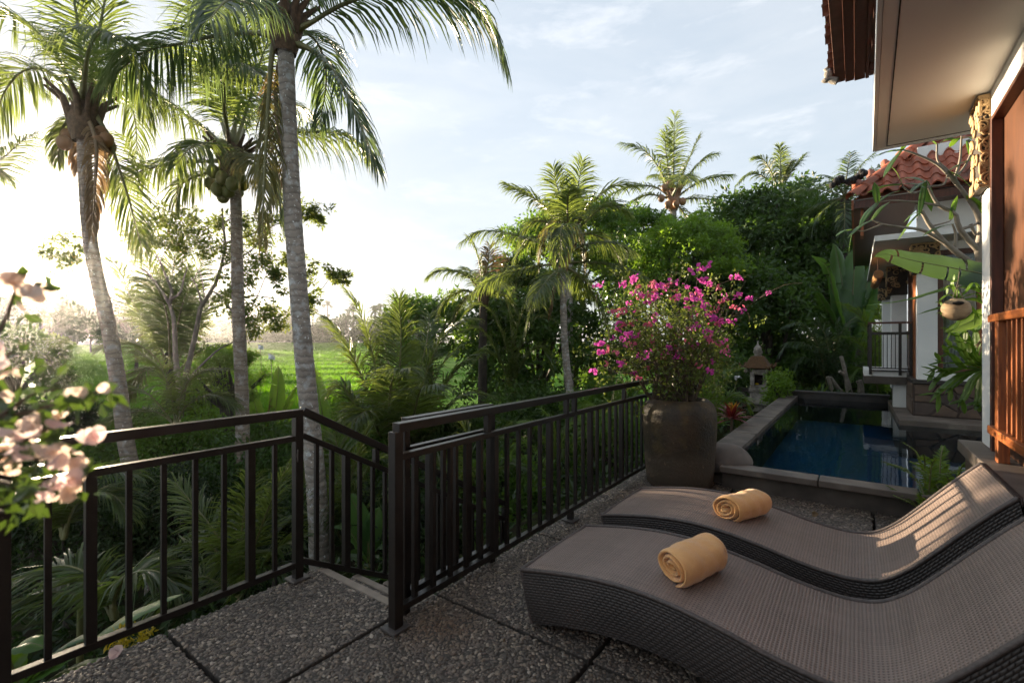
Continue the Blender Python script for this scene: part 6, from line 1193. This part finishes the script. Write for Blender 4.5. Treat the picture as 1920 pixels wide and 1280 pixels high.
# pink one close to the camera on the left
bp = thing('bougainvillea', 'pale pink and peach bougainvillea spray hanging in close at the left edge', 'bougainvillea', P(-220, 900, .95))
D2 = .80; st = MB(); tp = []
for pts in [[(-160, 860), (-60, 800), (60, 770), (150, 742), (185, 735)], [(-160, 900), (-40, 850), (60, 860), (130, 850)], [(-160, 930), (-40, 900), (60, 915), (140, 905)], [(-160, 820), (-60, 700), (0, 620), (30, 540), (50, 510)], [(-160, 780), (-60, 720), (0, 680), (20, 660)], [(-160, 900), (-50, 950), (30, 960)], [(-100, 850), (0, 780), (60, 740), (100, 730)], [(-60, 900), (40, 830), (100, 800)]]:
    pt = curve(PP([(a, b, .0) for a, b in pts], D2), 16); st.tube(pt, np.linspace(.006, .0016, 16), 6, cap=False); tp += list(pt[4:])
obj('stems', st, MT['twig'], bp, smooth=True); tp = np.array(tp)
mb = MB(); leaf_cloud(mb, tp, .04, 2, .030, 51, aspect=.58)
ex = np.array([P(x + rg.normal(0, 16), y + rg.normal(0, 14), D2 + rg.normal(0, .05)) for x, y in [(15, 945), (40, 960), (60, 900), (20, 880), (100, 905), (130, 930), (70, 760), (110, 740), (150, 745), (30, 760), (0, 840), (40, 720), (90, 860)] * 2]); leaf_cloud(mb, ex, .03, 3, .034, 52, aspect=.58)
obj('foliage', mb, MT['bougnear'], bp)
FLW = [(28, 525, 22), (60, 560, 24), (25, 665, 30), (5, 685, 26), (35, 582, 16), (2, 700, 14), (82, 780, 27), (60, 800, 24), (145, 750, 20), (105, 793, 20), (20, 790, 22), (30, 830, 28), (65, 830, 26), (95, 855, 26), (135, 865, 20), (160, 818, 24), (150, 840, 20), (148, 862, 20), (125, 890, 20), (130, 915, 26), (115, 935, 20), (90, 928, 14), (187, 731, 12), (12, 850, 24), (5, 800, 24), (15, 520, 22), (70, 548, 20), (18, 770, 14)]
FLW += [(40, 800, 20), (80, 815, 18), (118, 870, 18), (140, 895, 18), (10, 870, 22), (45, 850, 18), (15, 735, 16), (100, 770, 16), (5, 650, 20), (45, 535, 16), (70, 850, 20), (110, 905, 18), (75, 785, 18)]
for i, (x, y, r_) in enumerate(FLW):
    mb = MB(); c = P(x, y, D2 + rg.normal(0, .035)); r1 = r_ / FPX * D2 * 1.08
    for k in range(1 + i % 2): bract(mb, c + rg.normal(0, r1 * .35, 3), r1, 900 + i * 5 + k, 0)
    obj('blossom', mb, MT['pinkb' if i % 3 == 0 else 'peach'], bp, smooth=True)

# ------------------------------------------------------------------ rice field, far trees, hut, flags
rg = np.random.default_rng(61); n = 210000; w = 33 + 190 * rg.random(n) ** 1.6; u = (rg.uniform(60, 760, n) - 960) / FPX * w
x = FW[0] * w + RT[0] * u; y = FW[1] * w + RT[1] * u; z = terrain(x, y); ok = z > -4.5; x, y, z, w = x[ok], y[ok], z[ok], w[ok]; n = len(x)
h = rg.uniform(.28, .5, n) * (1 + w / 400); wd = .03 + w * .0011; a = rg.uniform(0, 6.28, n); lx, ly = rg.normal(0, .10, n), rg.normal(0, .10, n)
V = np.stack([np.stack([x - np.cos(a) * wd, y - np.sin(a) * wd, z], -1), np.stack([x + np.cos(a) * wd, y + np.sin(a) * wd, z], -1), np.stack([x + lx, y + ly, z + h], -1)], 1)
mb = MB(); mb.add(V.reshape(-1, 3), np.arange(n * 3).reshape(-1, 3)); o = obj('rice_plants', mb, MT['grass'], at=(0, 0, 0)); o['kind'] = 'stuff'; o['label'] = 'bright green young rice covering the terraced field'
# distant wood: leafy crowns and many small palms, one mass
mb = MB(); rg = np.random.default_rng(62)
for i in range(150):
    px = rg.uniform(-250, 800); dd = rg.uniform(225, 275); c = P(px, 640, dd); hgt = rg.uniform(6, 15) * (1.15 if px < 250 else 1.0); g = 1.0
    cen = blob_centers((c[0], c[1], g + hgt * .5), (hgt * .6, hgt * .6, hgt * .5), 22, i); leaf_cloud(mb, cen, hgt * .2, 16, 1.5, i, aspect=.6)
for i in range(170):
    px = rg.uniform(-250, 800); dd = rg.uniform(214, 224); c = P(px, 640, dd); leaf_cloud(mb, blob_centers((c[0], c[1], 2.0), (3.2, 3.2, 1.8), 14, i + 900), 1.3, 14, .9, i + 900, aspect=.6)
for i in range(70):
    px = rg.uniform(-250, 800); dd = rg.uniform(215, 270); c = P(px, 640, dd); hgt = rg.uniform(11, 20)
    top = np.array([c[0], c[1], 1 + hgt]); mb.tube([(c[0], c[1], .5), top], .3, 5, 1, cap=False)
    for k in range(13):
        az = k * 2.4 + i; e = R(rg.uniform(-40, 75)); hh = np.array([math.cos(az), math.sin(az), 0]); L_ = rg.uniform(3.2, 4.6)
        frond(mb, curve([top, top + hh * L_ * .5 * math.cos(e) + [0, 0, L_ * .5 * math.sin(e) + .4], top + hh * L_ * math.cos(e) * .95 + [0, 0, L_ * math.sin(e) * .7 - .8]], 12), L=1.3, pairs=9, hang=.5, width=.5, seed=k + i * 13, r0=.08, nseg=2)
o = obj('distant_wood', mb, [MT['leafhaze'], MT['bark2']], at=(0, 0, 0)); o['kind'] = 'stuff'; o['label'] = 'hazy far-off wood of palms and trees beyond the rice field'
c = ground_at(P(170, 640, 185), 0); hut = thing('field_hut', 'small pale hut with a light roof at the far side of the rice field', 'hut', c)
q4 = lambda a, b, z: [c + RT * (sx * a) + FW * (sy * b) + np.array([0, 0, z]) for sx, sy in ((-1, -1), (1, -1), (1, 1), (-1, 1))]
hm_ = MB(); hm_.hexa(q4(3.4, 2.2, -.4), q4(3.4, 2.2, 3.4)); obj('hut_wall', hm_, MT['plaster'], hut)
hm_ = MB(); hm_.hexa(q4(4.2, 3.0, 3.402), q4(3.6, .12, 5.0)); obj('roof', hm_, MT['soffit'], hut)
for i, (x, y, lb) in enumerate([(508, 668, 'white flag drooping from a bent stick in the rice field, nearer of two'), (488, 650, 'white cloth hanging in the rice field left of the flag by the trunk')]):
    q = P(x, y, 34 + 6 * i); t = thing('field_flag', lb, 'flag', ground_at(q)); obj('pole', MB().tube(curve([ground_at(q), (ground_at(q) + q) / 2 + [.2, 0, .2], q + [0, 0, .25], q + RT * .3 + [0, 0, .2]], 10), .025, 5), MT['twig'], t)
    V = np.array([[q + RT * (a * .45 - .22) + np.array([0, 0, .2 - b * .34 - .12 * a]) + FW * (.12 * math.sin(a * 6 + b * 3)) for b in np.linspace(0, 1, 6)] for a in np.linspace(0, 1, 8)]); mb = MB(); mb.grid(V); obj('cloth', mb, MT['whitecloth'], t, smooth=True)
wf_ = thing('white_flower', 'single white flower above the concrete block left of the shrine', 'flower', P(1383, 705, 10.8)); mb = MB()
for k in range(5): bract(mb, P(1383, 705, 10.8) + rg.normal(0, .03, 3), .05, 70 + k, 0)
obj('petals', mb, MT['whitepetal'], wf_, smooth=True); obj('stem', MB().tube(curve([P(1378, 800, 10.8), P(1374, 750, 10.8), P(1383, 705, 10.8)], 8), .008, 5), MT['rachis'], wf_)

# ------------------------------------------------------------------ fallen bits on the deck
def gpt(px, py): 
    d_ = FPX * CAM_H / (py - HZ); return P(px, py, d_)
for i, (x, y, nm, mt, s, lb) in enumerate([(222, 1226, 'fallen_bract', 'pinkb', .05, 'pink fallen blossom lying on the deck edge under the left railing'), (1210, 870 + 47, 'fallen_bract', 'magenta', .018, 'tiny magenta petal on the deck beside the pot'), (1527, 966, 'dry_leaf', 'frondd', .03, 'dry orange leaf on the deck behind the rear lounger'), (445, 1127, 'dry_leaf', 'frondd', .014, 'tiny dry leaf on the deck near the corner post'), (944, 1203, 'dry_leaf', 'frondd', .012, 'tiny pale leaf scrap on the open deck right of the front post')]):
    mb = MB(); c = gpt(x, y) + [0, 0, .012]; bract(mb, c, s, 40 + i, 0); v = mb.v
    o = obj(nm, mb, MT[mt], at=c, smooth=True); tag(o, lb, 'petal' if 'bract' in nm else 'leaf')
# ------------------------------------------------------------------ morning haze: one closed box of thin air round camera and scene
hm = bpy.data.materials.new('haze_air'); hm.use_nodes = True; hn_ = hm.node_tree.nodes; hn_.clear()
ho = hn_.new('ShaderNodeOutputMaterial'); hv = hn_.new('ShaderNodeVolumePrincipled'); hm.node_tree.links.new(hv.outputs[0], ho.inputs['Volume'])
hv.inputs['Color'].default_value = (.96, .97, 1.0, 1); hv.inputs['Density'].default_value = HAZE; hv.inputs['Anisotropy'].default_value = .88
mb = MB(); mb.box(-1250, 1250, -1250, 1250, -9, 24); hz = obj('haze', mb, hm); hz['kind'] = 'stuff'; hz['label'] = 'thin golden morning haze in the air'
